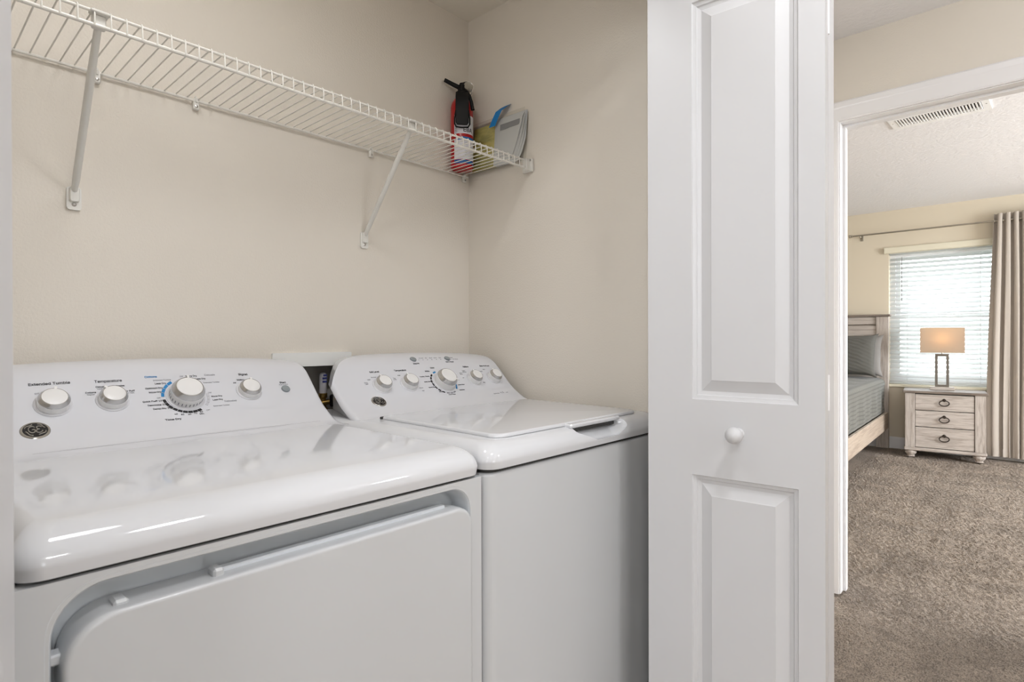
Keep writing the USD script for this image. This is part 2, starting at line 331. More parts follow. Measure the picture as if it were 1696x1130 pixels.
# bedroom window: frame, sashes, panes, stool
w1 = setting('window_1')
fr = lambda x0, x1, y0, y1, z0, z1, t: [bx(x0, x1, y0, y0-t, z0, z1), bx(x0, x1, y1+t, y1, z0, z1), bx(x0, x1, y0-t, y1+t, z0, z0+t), bx(x0, x1, y0-t, y1+t, z1-t, z1)]
obj('window_frame', fr(XW+0.09, XW+0.15, WY0, WY1, WZ0, WZ1, 0.045), TRIM, w1)
obj('lower_sash', fr(XW+0.095, XW+0.12, WY0-0.045, WY1+0.045, WZ0+0.045, 1.37, 0.04), TRIM, w1)
obj('upper_sash', fr(XW+0.122, XW+0.145, WY0-0.045, WY1+0.045, 1.335, WZ1-0.045, 0.04), TRIM, w1)
obj('pane', bx(XW+0.105, XW+0.109, WY0-0.08, WY1+0.08, WZ0+0.08, 1.335), GLASS, w1)
obj('pane', bx(XW+0.131, XW+0.135, WY0-0.08, WY1+0.08, 1.37, WZ1-0.08), GLASS, w1)
obj('window_sill', bx(XW-0.035, XW+0.095, WY0+0.03, WY1-0.03, WZ0-0.025, WZ0+0.002, 0.004), VALM, w1)

# ------------------------------------------------------------------ bifold doors
LZ0, LZ1, LW, LT = 0.015, 2.005, 0.375, 0.033
def leaf_mesh(panels):
    """local: x across the leaf, y up, z out of the face; thickness below z=0"""
    holes = [rrect(a, b, c, d, 1e-5, 2) for a, b, c, d in panels]
    parts = [holed(rrect(0, LW, LZ0, LZ1, 1e-5, 2), holes, 0.012)]
    parts[0].apply_translation([0, 0, -0.012])
    parts.append(bx(0, LW, LZ0, LZ1, -LT, -0.0115))
    prof = [(0, 0), (0.002, -0.0035), (0.006, -0.005), (0.009, -0.0055), (0.011, -0.0085), (0.016, -0.010), (0.019, -0.0105), (0.041, -0.003), (0.044, -0.001)]
    for a, b, c, d in panels:
        R = [[(x, y, h) for x, y in rrect(a+i, b-i, c+i, d-i, 1e-5, 2)] for i, h in prof]
        parts.append(rings(R, False, True))
    return trimesh.util.concatenate(parts)
PAN = [(0.106, 0.3265, 0.9935, 1.888), (0.106, 0.3265, 0.115, 0.8235)]
E_ = np.array([-0.267, -0.900, 0]); H_ = np.array([-0.239, -1.274, 0])
uu = (H_-E_)/np.linalg.norm(H_-E_); zz = np.array([0, 0, 1.0]); nn_ = np.cross(uu, zz)      # nn_ faces -x
knob_prof = [(0.0125, 0), (0.0125, 0.002), (0.0085, 0.006), (0.0075, 0.014), (0.010, 0.019), (0.0155, 0.0235), (0.0178, 0.030), (0.0170, 0.037), (0.013, 0.0425), (0.007, 0.0455), (0.001, 0.0465)]
def bifold(name, E, u, nrm, piv_dir, knob_u, pivot_off):
    d = setting(name)
    l1 = obj('leaf', place(leaf_mesh(PAN), E, u, zz, nrm), DOORP, d, 20)
    Hh = E+u*LW-nrm*LT                       # hinge side, back of the first leaf
    u2 = piv_dir
    n2 = -np.cross(u2, zz) if np.dot(np.cross(u2, zz), nrm) > 0 else np.cross(u2, zz)
    # the pivot leaf stands behind: its back against the first leaf's back at the hinge
    l2 = obj('leaf', place(leaf_mesh([(LW-b, LW-a, c, dd) for a, b, c, dd in PAN]), Hh-nrm*0.002+n2*LT, u2, zz, n2), DOORP, d, 20)
    obj('knob', place(lathe(knob_prof, 28), E+u*knob_u+zz*0.925, u, zz, nrm), DOORP, l1, 40)
    for z in (0.25, 1.02, 1.78):
        c = Hh-nrm*0.001-u*0.0012
        obj('hinge', [place(bx(-0.001, 0.0012, z-0.036, z+0.036, -0.010, 0.010), c, u, zz, nrm), tube([c+zz*(z-0.036)+u*0.001, c+zz*(z+0.036)+u*0.001], 0.0026, 8)], TRIM, d)
    return d
bifold('door_1', E_, uu, nn_, np.array([0.06, 0.998, 0])/np.linalg.norm([0.06, 0.998]), 0.208, 0)
EL = np.array([-1.4165, -0.905, 0]); uL = np.array([-0.36, -0.933, 0]); uL /= np.linalg.norm(uL); nL = np.cross(zz, uL)
def bifold_left():
    d = setting('door_2')
    def sheet_leaf(o, u, n):
        m = leaf_mesh(PAN); return place(m, o, u, zz, n)
    l1 = obj('leaf', sheet_leaf(EL, uL, nL), DOORP, d, 20)
    obj('edge_moulding', tube([EL+zz*LZ0-nL*LT/2, EL+zz*LZ1-nL*LT/2], LT/2-0.0005, 20), DOORP, l1, 60)
    obj('knob', place(lathe(knob_prof, 28), EL+uL*0.208+zz*0.925, uL, zz, nL), DOORP, l1, 40)
    Hh = EL+uL*LW-nL*(LT+0.002); u2 = np.array([-0.28, 0.96, 0]); u2 /= np.linalg.norm(u2); n2 = np.cross(u2, zz)
    obj('leaf', sheet_leaf(Hh+n2*LT, u2, n2), DOORP, d, 20)
    for z in (0.25, 1.02, 1.78): obj('hinge', tube([Hh+zz*(z-0.04)+uL*0.006, Hh+zz*(z+0.04)+uL*0.006], 0.004, 8), TRIM, d)
bifold_left()

# ================================================================== appliances
TD = np.array([0, 0.70, 0.714]); TD /= np.linalg.norm(TD); ND = np.array([0, -TD[2], TD[1]])
def console_curve():
    """(v, off) samples: v up along the panel plane, off along its normal; measured from the outline"""
    P0 = np.array([-0.191, 0.994])
    yz = [(-0.338, 0.9235), (-0.322, 0.924), (-0.307, 0.9255), (-0.290, 0.929), (-0.275, 0.9345), (-0.246, 0.9505), (-0.217, 0.9705), (-0.191, 0.9945), (-0.165, 1.0205), (-0.143, 1.042), (-0.127, 1.054), (-0.110, 1.0625), (-0.090, 1.0695), (-0.072, 1.0735), (-0.050, 1.0755)]
    q = np.array(yz)-P0
    v = q[:, 0]*TD[1]+q[:, 1]*TD[2]; o = q[:, 0]*ND[1]+q[:, 1]*ND[2]
    from scipy.interpolate import PchipInterpolator
    f = PchipInterpolator(v, o); vv = np.linspace(v[0], v[-1], 160)
    return vv, f(vv)
CV, CO = console_curve()
CO = np.where((CV > -0.052) & (CV < 0.06), CO*0.0, CO) if False else CO
SARC = np.concatenate([[0], np.cumsum(np.hypot(np.diff(CV), np.diff(CO)))]); STOT = SARC[-1]

class Console:
    def __init__(s, x0, x1, dy, wide_left=False):
        s.wide_left = wide_left
        s.x0, s.x1, s.dy = x0, x1, dy; s.xc = (x0+x1)/2; s.W = (x1-x0)/2
        s.P = np.array([0, -0.191+dy, 0.994])
    def arch(s, x, v):
        t = np.clip((v-0.02)/0.10, 0, 1); t = t*t*(3-2*t)
        return 0.011*(1-((x-s.xc)/s.W)**2)*t
    def pt(s, x, v, h=0.0):
        """point on the console front at x, panel height v, h above the surface"""
        x = np.asarray(x, float); v = np.asarray(v, float)
        off = np.interp(v, CV, CO)
        p = s.P+v[..., None]*TD+(off+h)[..., None]*ND
        p[..., 0] = x; p[..., 2] += s.arch(x, v)
        return p
    def mesh(s):
        rb, rx, rv = 0.013, 0.13, 0.085
        from scipy.interpolate import PchipInterpolator
        vtop = PchipInterpolator([0, 0.008, 0.018, 0.035, 0.058, 0.105, 0.19, 0.34], [0.022, 0.038, 0.054, 0.076, 0.101, 0.130, 0.150, 0.157])
        e = np.concatenate([rb*(1-np.cos(np.linspace(0, np.pi/2, 7))), np.linspace(rb*1.25, 0.13, 20)])
        xs = np.concatenate([s.x0+e, np.linspace(s.x0+0.14, s.x1-0.14, 22), (s.x1-e)[::-1]])
        n = 56; kk = np.concatenate([np.linspace(0, 0.86, n-14), 0.86+0.14*np.sin(np.linspace(0, np.pi/2, 15))[1:]])
        G = np.zeros((len(xs), len(kk), 3))
        for i, x in enumerate(xs):
            d = s.W-abs(x-s.xc)
            smax = STOT-(rv*(1-math.sqrt(max(1-((rx-d)/rx)**2, 0))) if d < rx else 0)
            if s.wide_left and x < s.xc: smax = min(smax, float(np.interp(vtop(min(d, 0.33)), CV, SARC)))
            sv = smax*kk; v = np.interp(sv, SARC, CV)
            inset = np.where(d < rb, rb-math.sqrt(max(rb*rb-(rb-d)**2, 0)), 0)*np.clip((sv)/0.06, 0, 1)
            q = s.pt(np.full(len(v), x), v, 0); tang = np.gradient(q, axis=0); tang /= np.linalg.norm(tang, axis=1, keepdims=True)+1e-12
            nn = np.cross([1.0, 0, 0], tang); G[i] = q-nn*inset[:, None] if nn[len(nn)//2]@ND > 0 else q+nn*inset[:, None]
        front = grid(G)
        L = np.concatenate([G[0, :, :], G[1:, -1, :], G[-1, -2::-1, :]])
        back = L.copy(); back[:, 1] = np.maximum(-0.05+s.dy*0.5, L[:, 1]+0.004)
        back[:, 0] = s.xc+(L[:, 0]-s.xc)*(1-0.085/s.W*np.clip((back[:, 1]-L[:, 1])/0.16, 0, 1))
        k = len(L); V = np.vstack([L, back]); F = []
        for j in range(k-1): F += [[j, j+1, k+j+1], [j, k+j+1, k+j]]
        c = len(V); V = np.vstack([V, back.mean(0)]); F += [[c, k+j+1, k+j] for j in range(k-1)]+[[c, k, 2*k-1]]
        side = trimesh.Trimesh(V, F, process=False)
        m = trimesh.util.concatenate([front, side]); m.merge_vertices()
        trimesh.repair.fix_normals(m); return m
    def text(s, u, v, string, h, align='c', bold=False, lift=0.0004, depth=0.0003):
        m = meshkit.text_mesh(string, h, depth, bold); b = m.bounds; w = b[1, 0]
        o = {'c': -w/2, 'l': 0, 'r': -w}[align]
        V = m.vertices; m.vertices = s.pt(u+o+V[:, 0], v+V[:, 1], V[:, 2]+lift); return m
    def frame(s, u, v):
        o = s.pt(np.array(u), np.array(v)); a = s.pt(np.array(u), np.array(v+0.004)); b = s.pt(np.array(u), np.array(v-0.004))
        t = (a-b)/np.linalg.norm(a-b); x = np.array([1.0, 0, 0]); return o, x, t, np.cross(x, t)
    def put(s, mesh, u, v, lift=0.0):
        o, x, t, nz = s.frame(u, v); return place(mesh, o+nz*lift, x, t, nz)
    def arc(s, u, v, r0, r1, a0, a1, lift=0.0005):
        a = np.radians(np.linspace(a0, a1, max(4, int(abs(a1-a0)/3)))); rr = np.linspace(r0, r1, 4)
        A, Rr = np.meshgrid(a, rr, indexing='ij')
        return sheet(s.pt(u+Rr*np.cos(A), v+Rr*np.sin(A), np.full(A.shape, lift)), 0.0003)

def knob(c, t, u, v, r, h, name='knob', ticks=False, mark=100):
    """white skirted knob with a chrome bevel and white cap"""
    skirt = [(r*1.16, -0.004), (r*1.16, 0.001), (r*1.10, 0.0022), (r*0.96, 0.0026)]
    body = [(r*0.98, -0.002), (r*0.985, h*0.55), (r*0.97, h*0.66)]
    k = obj(name, c.put(lathe(body, 44), u, v), KNOBW, t, 40)
    obj('skirt', c.put(lathe(skirt, 44), u, v), GREYSK, k, 40)
    obj('chrome_ring', c.put(lathe([(r*0.972, h*0.66), (r*0.955, h*0.74), (r*0.80, h*1.0), (r*0.74, h*1.0)], 44), u, v), CHROME, k, 25)
    obj('cap', c.put(lathe([(r*0.76, h*0.9), (r*0.755, h*1.0), (r*0.72, h*1.035), (r*0.4, h*1.06), (0.0005, h*1.065)], 44), u, v), KNOBW, k, 40)
    a = math.radians(mark); q = bx(r*0.74, r*0.965, -0.0022, 0.0022, h*0.72, h*1.02)
    q.apply_transform(trimesh.transformations.rotation_matrix(a, [0, 0, 1])); obj('pointer', c.put(q, u, v), KNOBW, k)
    if ticks:
        T = []
        for d in range(150, 350, 13):
            q = bx(r*0.975, r*0.995, -0.0010, 0.0010, h*0.12, h*0.34); q.apply_transform(trimesh.transformations.rotation_matrix(math.radians(d), [0, 0, 1])); T.append(c.put(q, u, v))
        obj('tick_marks', T, INKL, k)
    return k
GREYSK = mat('pale_grey_skirt_plastic', (206, 206, 210), 0.3)

def badge(c, t, u, v, r):
    b = obj('badge', c.put(lathe([(r, -0.002), (r, 0.001), (r*0.93, 0.0028), (r*0.80, 0.0026)], 44), u, v), SILVER, t, 30, label='round silver and black emblem with a script monogram')
    obj('badge_face', c.put(lathe([(r*0.82, 0.001), (r*0.82, 0.0029), (0.0005, 0.003)], 44), u, v), BADGEK, b, 30)
    S = []; w = r*0.045; z = 0.0034
    def st(pts):
        from scipy.interpolate import CubicSpline
        p = np.array(pts); q = CubicSpline(np.arange(len(p)), p)(np.linspace(0, len(p)-1, 4*len(p)))
        S.append(c.put(tube([(x*r, y*r, z) for x, y in q], w, 6), u, v))
    th = np.linspace(0, 1, 22)
    # script G: open bowl, crossbar loop and tail
    st([(-0.04, 0.24), (-0.10, 0.38), (-0.24, 0.41), (-0.38, 0.28), (-0.44, 0.02), (-0.36, -0.24), (-0.20, -0.34), (-0.06, -0.24), (-0.02, -0.04), (-0.12, 0.04), (-0.24, -0.02)])
    # script E: two bowls open to the right
    st([(0.40, 0.26), (0.34, 0.38), (0.20, 0.40), (0.10, 0.29), (0.14, 0.13), (0.28, 0.06)])
    st([(0.28, 0.06), (0.12, 0.00), (0.04, -0.16), (0.10, -0.32), (0.24, -0.36), (0.38, -0.28), (0.44, -0.14)])
    for d in (0, 90, 180, 270):      # the four curls round the edge
        a0 = math.radians(d+45)
        st([(math.cos(a0+k*0.55)*(0.66+0.05*math.sin(3*k)), math.sin(a0+k*0.55)*(0.66+0.05*math.sin(3*k))) for k in np.linspace(-1, 0.9, 10)])
    obj('monogram', S, SILVER, b, 40)

def top_panel(x0, x1, yf, yb, z0, z1, fr_=0.055, sd=0.032, rc=0.03):
    """worktop with a rounded front lip and sides"""
    R = []
    R.append([(x, y, z0) for x, y in rrect(x0+0.002, x1-0.002, yf+0.002, yb, (0.004, 0.004, rc, rc))])
    for f in np.linspace(0, np.pi/2, 15):
        cth = 1-math.cos(f); z = z0+0.012+(z1-z0-0.012)*math.sin(f)
        R.append([(x, y, z) for x, y in rrect(x0+sd*cth, x1-sd*cth, yf+fr_*cth, yb, (0.004, 0.004, max(rc-0.4*sd*cth, 0.012), max(rc-0.4*sd*cth, 0.012)))])
    return rings(R)

# ------------------------------------------------------------------ the dryer
DX0, DX1 = -1.408, -0.7205
dr = thing('dryer', 'white front loading clothes dryer at the left under the wire shelf', 'dryer', ((DX0+DX1)/2, -0.45, 0))
DF = -0.798
rec = rrect(-1.376, -0.7525, 0.16, 0.857, (0.045, 0.055, 0.05, 0.05), 10)
face = holed(rrect(DX0+0.003, DX1-0.003, 0.05, 0.868, 1e-4, 2), [rec], 0.02)
body = [AX(face, (0, DF+0.02, 0), (1, 0, 0), (0, 0, 1))]
cxm, czm = rec.mean(0)
ring_at = lambda ins, d: [(x, DF+d, z) for x, z in rrect(-1.376+ins, -0.7525-ins*0.4, 0.16+ins, 0.857-ins*1.2, (0.045-ins*0.3, 0.055-ins*0.3, 0.05-ins*0.3, 0.05-ins*0.3), 10)]
recess = rings([ring_at(-0.004, -0.0002), ring_at(0.0, 0.001), ring_at(0.002, 0.004), ring_at(0.004, 0.012), ring_at(0.009, 0.044), ring_at(0.015, 0.052)], False, True)
shell = [bx(DX0+0.003, DX1-0.003, DF+0.053, -0.05, 0.05, 0.868), bx(DX0+0.003, -1.377, DF+0.02, DF+0.06, 0.05, 0.868), bx(-0.7515, DX1-0.003, DF+0.02, DF+0.06, 0.05, 0.868), bx(DX0+0.003, DX1-0.003, DF+0.02, DF+0.06, 0.858, 0.868), bx(DX0+0.003, DX1-0.003, DF+0.02, DF+0.06, 0.05, 0.159)]
cab = obj('cabinet', body+shell, STEEL, dr, 20)
obj('door_recess', recess, STEELD, cab, 50)
obj('foot', lathe([(0.02, -0.006), (0.02, 0.03), (0.012, 0.05)], 16).apply_translation([DX0+0.06, -0.70, 0]), BLACKP, dr)
obj('foot', lathe([(0.02, -0.006), (0.02, 0.03), (0.012, 0.05)], 16).apply_translation([DX1-0.06, -0.70, 0]), BLACKP, dr)
obj('foot', lathe([(0.02, -0.006), (0.02, 0.03), (0.012, 0.05)], 16).apply_translation([DX0+0.06, -0.12, 0]), BLACKP, dr)
obj('foot', lathe([(0.02, -0.006), (0.02, 0.03), (0.012, 0.05)], 16).apply_translation([DX1-0.06, -0.12, 0]), BLACKP, dr)
# door: thick, soft front edge, top set back below the recess
def door_ring(ins, d): return [(x, DF+d, z) for x, z in rrect(-1.3655+ins, -0.7535-ins, 0.175+ins, 0.8215-ins, (0.034, 0.05, 0.04, 0.034), 10)]
ddoor = obj('door', rings([door_ring(0.002, 0.048), door_ring(0.0, 0.020), door_ring(0.0, 0.004), door_ring(0.0003, -0.003), door_ring(0.0015, -0.006), door_ring(0.0035, -0.0078), door_ring(0.0065, -0.0085)]), STEEL, dr, 60)
obj('handle_lip', bx(-1.196, -0.80, DF+0.016, DF+0.030, 0.816, 0.8265, 0.002), STEELD, ddoor)
obj('catch_tab', bx(-1.206, -1.192, DF+0.004, DF+0.028, 0.818, 0.831, 0.003), STEEL, ddoor)
obj('catch_tab', bx(-1.316, -1.300, DF+0.004, DF+0.028, 0.815, 0.827, 0.003), STEEL, ddoor)
obj('hinge', bx(-1.3755, -1.360, DF+0.010, DF+0.030, 0.772, 0.784, 0.002), STEEL, cab)
obj('hinge', bx(-1.3755, -1.360, DF+0.010, DF+0.030, 0.30, 0.312, 0.002), STEEL, cab)
obj('gap_shade', rings([[(x, y, z) for x, y in rrect(DX0+0.010, DX1-0.010, DF+0.007, -0.06, (0.004, 0.004, 0.03, 0.03))] for z in (0.866, 0.876)]), GAPDARK, dr)  # dark ring painted as the shade in the gap under the worktop
obj('top_panel', top_panel(DX0, DX1, -0.803, -0.055, 0.8735, 0.9245), ENAMEL, dr, 50)
dc = Console(DX0+0.002, DX1-0.002, 0.0)
obj('console', dc.mesh(), CONSOLE, dr, 35)
obj('console_seam', [grid(np.stack([dc.pt(np.linspace(DX0+0.09, DX1-0.05, 24), np.full(24, vv), np.full(24, hh)) for vv, hh in ((-0.1105, 0.0003), (-0.1112, 0.0003))], 1))], INKL, dr)
kn = []
knob(dc, dr, -1.272, 0.0165, 0.0265, 0.024, mark=80)
knob(dc, dr, -1.175, 0.0165, 0.0255, 0.024, mark=125)
knob(dc, dr, -1.0375, 0.0135, 0.0345, 0.034, 'cycle_knob', True, mark=84)
knob(dc, dr, -0.8975, 0.0175, 0.0255, 0.022, mark=78)
obj('start_button', dc.put(lathe([(0.0105, -0.002), (0.0105, 0.003), (0.0095, 0.0042), (0.0005, 0.0046)], 30), -0.807, 0.0155), GREYB, dr, 40)
badge(dc, dr, -1.3055, -0.046, 0.0225)
def lettering(c, t, items, m):
    for i in items: obj('lettering', c.text(*i[:5], bold=len(i) > 5), m, t, False)
lettering(dc, dr, [(-1.272, 0.064, 'Extended Tumble', 0.0058, 'c', True)], INK)
lettering(dc, dr, [(-1.290, 0.043, 'Off', 0.0036, 'r'), (-1.256, 0.0435, 'On', 0.0036, 'c')], INKL)
lettering(dc, dr, [(-1.175, 0.062, 'Temperature', 0.0058, 'c', True), (-1.190, 0.0505, 'Casuals', 0.0036, 'c', True), (-1.159, 0.0505, 'Delicates', 0.0036, 'c', True), (-1.209, 0.038, 'Cottons', 0.0036, 'c', True), (-1.141, 0.0365, 'Air Fluff', 0.0036, 'c', True)], INK)
lettering(dc, dr, [(-1.190, 0.0463, 'Medium', 0.0028, 'c'), (-1.159, 0.0463, 'Low', 0.0028, 'c'), (-1.209, 0.0335, 'Regular', 0.0028, 'c'), (-1.141, 0.032, 'No Heat', 0.0028, 'c')], INKL)
lettering(dc, dr, [(-1.108, 0.0675, 'Cottons', 0.0048, 'l', True)], INKB)
L_ = [(-1.069, 0.0505, 'Less Dry', 0.0040, 'r', True), (-1.078, 0.0395, 'Optimum Dry', 0.0040, 'r', True), (-1.083, 0.0290, 'More Dry', 0.0040, 'r', True), (-1.087, 0.0045, 'Quick Fluff 10', 0.0040, 'r', True), (-1.082, -0.0065, 'Dewrinkle 20', 0.0040, 'r', True), (-1.0745, -0.0175, 'Damp Dry 30', 0.0040, 'r', True),
      (-1.0690, -0.0365, '40', 0.0038, 'c', True), (-1.0570, -0.0395, '50', 0.0038, 'c', True), (-1.0435, -0.0408, '60', 0.0038, 'c', True), (-1.0310, -0.0395, '70', 0.0038, 'c', True), (-1.0185, -0.0365, '80', 0.0038, 'c', True), (-1.0185, -0.0425, 'Min.', 0.0038, 'c', True), (-1.078, -0.0525, 'Time Dry', 0.0053, 'c', True),
      (-1.014, 0.0655, 'More Dry', 0.0040, 'c', True), (-1.008, 0.0575, 'Less Dry', 0.0040, 'l', True), (-0.986, 0.0065, 'More Dry', 0.0040, 'l', True), (-0.986, -0.0040, 'Less Dry', 0.0040, 'l', True)]
lettering(dc, dr, L_, INK)
lettering(dc, dr, [(-1.058, 0.0590, 'Extended Tumble', 0.0031, 'r'), (-1.088, 0.0125, 'Off', 0.0036, 'r'), (-1.035, 0.0655, 'Off', 0.0036, 'c'), (-0.986, 0.0665, 'Casuals', 0.0046, 'l'), (-0.993, 0.0470, 'Extended Tumble', 0.0031, 'l'), (-0.990, 0.0180, 'Off', 0.0036, 'l'), (-0.962, -0.0110, 'Delicates', 0.0046, 'l'), (-0.989, -0.0220, 'Extended Tumble', 0.0031, 'l'), (-1.007, -0.0330, 'Off', 0.0036, 'l')], INKL)
lettering(dc, dr, [(-0.8975, 0.064, 'Signal', 0.0056, 'c', True), (-0.924, 0.042, 'Off', 0.0034, 'c', True), (-0.908, 0.0500, 'Medium', 0.0034, 'c', True), (-0.807, 0.0345, 'Start', 0.0054, 'c', True)], INK)
lettering(dc, dr, [(-0.807, 0.0290, 'Push to Start', 0.0029, 'c')], INKL)
cu, cv_ = -1.0375, 0.0135
for q_ in [dc.arc(cu, cv_, 0.0425, 0.0485, a, a+13.4) for a in (117, 132, 147, 162)]: obj('dial_segment', q_, INKB, dr)
for q_ in [dc.arc(cu, cv_, 0.0425, 0.0485, a, a+11.4) for a in np.arange(186, 292, 12.6)]: obj('dial_segment', q_, INKK, dr)
for q_ in [dc.arc(cu, cv_, 0.0425, 0.0485, a, a+11) for a in (320, 332, 344, 356)]+[dc.arc(cu, cv_, 0.0425, 0.0485, a, a+11) for a in (20, 33, 46)]: obj('dial_segment', q_, mat('pale_grey_ink', (196, 196, 200), 0.5), dr)

# ------------------------------------------------------------------ the washer
WX0, WX1 = -0.716, -0.022
wa = thing('washing_machine', 'white top loading washing machine between the dryer and the closet right wall', 'washing machine', ((WX0+WX1)/2, -0.45, 0))
WF = -0.803
def wring(ins, z): return [(x, y, z) for x, y in rrect(WX0+0.004+ins, WX1-0.004-ins, WF+ins, -0.06, (0.004, 0.004, 0.026, 0.026))]
obj('cabinet', rings([wring(0.004, 0.03), wring(0, 0.034), wring(0, 0.862), wring(0.0012, 0.866), wring(0.004, 0.869)]), STEEL, wa, 40)
for fx in (WX0+0.06, WX1-0.06):
    for fy in (-0.70, -0.12): obj('foot', lathe([(0.02, -0.006), (0.02, 0.02), (0.012, 0.035)], 16).apply_translation([fx, fy, 0]), BLACKP, wa)
obj('gap_shade', [[(0, 0, 0)]] and rings([wring(0.006, 0.867), wring(0.006, 0.880)]), GAPDARK, wa)  # same dark ring, standing in for shade below the washer top
tp = top_panel(WX0, WX1, -0.812, -0.06, 0.877, 0.927, fr_=0.050, sd=0.034, rc=0.034)
TP = to_man(tp)
# finger scoop cut into the front lip, under the lid
sph = lambda x, y, z, r: manifold3d.Manifold.sphere(r, 40).translate((x, y, z))
cut = manifold3d.Manifold.batch_hull([sph(-0.400, -0.800, 0.932, 0.022), sph(-0.222, -0.800, 0.928, 0.026), sph(-0.345, -0.808, 0.914, 0.024), sph(-0.262, -0.808, 0.914, 0.024), sph(-0.39, -0.765, 0.935, 0.02), sph(-0.24, -0.765, 0.930, 0.02)])
TP2 = TP-cut
obj('top_panel', from_man(TP2) if not TP2.is_empty() and TP2.volume() > 0.5*TP.volume() else tp, ENAMEL, wa, 35)
# lid: thin slab with soft edges, narrower at the back
def lring(ins, z, yf=-0.772):
    p = rrect(-0.652+ins, -0.092-ins, yf+ins, -0.346-ins, (0.012, 0.012, 0.03, 0.03))
    t = (p[:, 1]+0.772)/0.43; p[:, 0] += np.where(p[:, 0] < -0.37, 0.016*t, 0.02*t); return [(x, y, z) for x, y in p]
lid = obj('lid', rings([lring(0.006, 0.9255), lring(0.0, 0.9275), lring(0.0, 0.9305), lring(0.0015, 0.9335), lring(0.005, 0.9352)]), ENAMEL, wa, 60)
obj('lid_hinge', tube([(-0.640, -0.350, 0.930), (-0.630, -0.350, 0.930)], 0.0035, 8), GAPDARK, lid)
obj('lid_grip', bx(-0.425, -0.215, -0.790, -0.764, 0.9225, 0.9325, 0.003), ENAMEL, lid)
obj('handle_shadow_gap', bx(-0.415, -0.225, -0.778, -0.762, 0.912, 0.9235), GAPDARK, wa)  # dark bar stands in for the shade under the lid grip
wc = Console(WX0+0.024, WX1-0.004, -0.031, True)
obj('console', wc.mesh(), CONSOLE, wa, 35)
for u, r in ((-0.544, 0.0245), (-0.450, 0.0245), (-0.185, 0.0235), (-0.093, 0.0235)): knob(wc, wa, u, 0.006, r, 0.026, mark=112)
knob(wc, wa, -0.3175, 0.001, 0.0345, 0.036, 'cycle_knob', mark=-40)
for u in (-0.382, -0.243): obj('push_button', wc.put(lathe([(0.0105, -0.004), (0.0105, 0.003), (0.0095, 0.0042), (0.0005, 0.0046)], 30), u, 0.095), GREYB, wa, 40)
badge(wc, wa, -0.584, -0.051, 0.0215)
lettering(wc, wa, [(-0.545, 0.0545, 'Soil Level', 0.0052, 'c', True), (-0.454, 0.0545, 'Temperature', 0.0052, 'c', True), (-0.188, 0.0565, 'Options', 0.0052, 'c', True), (-0.099, 0.0575, 'Stain PreTreat', 0.0050, 'c', True)], INK)
lettering(wc, wa, [(-0.589, 0.020, 'Extra', 0.0034, 'c'), (-0.589, 0.015, 'Light', 0.0034, 'c'), (-0.575, 0.030, 'Light', 0.0034, 'c'), (-0.556, 0.0375, 'Normal', 0.0034, 'c'), (-0.489, 0.030, 'Tap', 0.0034, 'c'), (-0.489, 0.025, 'Cold', 0.0034, 'c'), (-0.468, 0.0385, 'Cold', 0.0034, 'c'), (-0.414, -0.014, 'Warm', 0.0034, 'c'), (-0.414, -0.026, 'Hot', 0.0034, 'c'),
    (-0.225, 0.034, 'Extra', 0.0032, 'c'), (-0.225, 0.029, 'Rinse', 0.0032, 'c'), (-0.206, 0.042, 'Fabric', 0.0032, 'c'), (-0.206, 0.037, 'Softener', 0.0032, 'c'), (-0.226, 0.014, 'Off', 0.0032, 'c'), (-0.150, -0.012, 'Both', 0.0032, 'c'), (-0.132, 0.036, 'Tomato', 0.0032, 'c'), (-0.112, 0.0435, 'Wine', 0.0032, 'c'), (-0.135, 0.021, 'Off', 0.0032, 'c')], INKL)
lettering(wc, wa, [(-0.330, 0.058, 'Colors', 0.0040, 'c', True), (-0.347, 0.047, 'Whites', 0.0040, 'r', True), (-0.358, 0.029, 'Towels / Sheets', 0.0036, 'r', True), (-0.362, 0.008, 'Bulky Items', 0.0036, 'r', True), (-0.357, -0.015, 'Speed Wash', 0.0036, 'r', True), (-0.346, -0.036, 'Rinse', 0.0036, 'r', True), (-0.318, -0.052, 'Drain & Spin', 0.0036, 'c', True),
    (-0.268, 0.006, 'Casuals', 0.0036, 'l', True), (-0.268, -0.014, 'Active Wear', 0.0036, 'l', True), (-0.276, -0.036, 'Delicates', 0.0036, 'l', True), (-0.266, 0.024, 'Off', 0.0036, 'l', True)], INK)
lettering(wc, wa, [(-0.382, 0.0755, 'Deep Fill', 0.0042, 'c', True), (-0.243, 0.0785, 'Start / Pause', 0.0042, 'c', True)], INK)
lettering(wc, wa, [(u, 0.099, s_, 0.0034, 'c') for u, s_ in zip((-0.347, -0.327, -0.308, -0.289, -0.270), ('Lid Lock', 'Fill', 'Wash', 'Rinse', 'Spin'))]+[(-0.226, 0.099, 'Wash', 0.0034, 'l'), (-0.222, 0.091, 'Lid Locked', 0.0034, 'l')], INKL)
obj('indicator_lamp', [wc.put(lathe([(0.0012, 0.0), (0.0012, 0.0005)], 8), u, 0.092) for u in (-0.362, -0.345, -0.327, -0.309, -0.290, -0.272, -0.229)], INK, wa)
lettering(wc, wa, [(-0.124, -0.068, 'Heavy Duty', 0.0034, 'r'), (-0.118, -0.068, '4.5', 0.008, 'l'), (-0.092, -0.068, 'cu ft', 0.0034, 'l')], INKL)
for q_ in [wc.arc(-0.3175, 0.001, 0.0420, 0.0470, a, a+13) for a in (128, 145, 162, 179, 196, 213, 230)]: obj('dial_segment', q_, INKK, wa)
for q_ in [wc.arc(-0.3175, 0.001, 0.0420, 0.0470, a, a+16) for a in (100, 320, 338)]: obj('dial_segment', q_, INKB, wa)
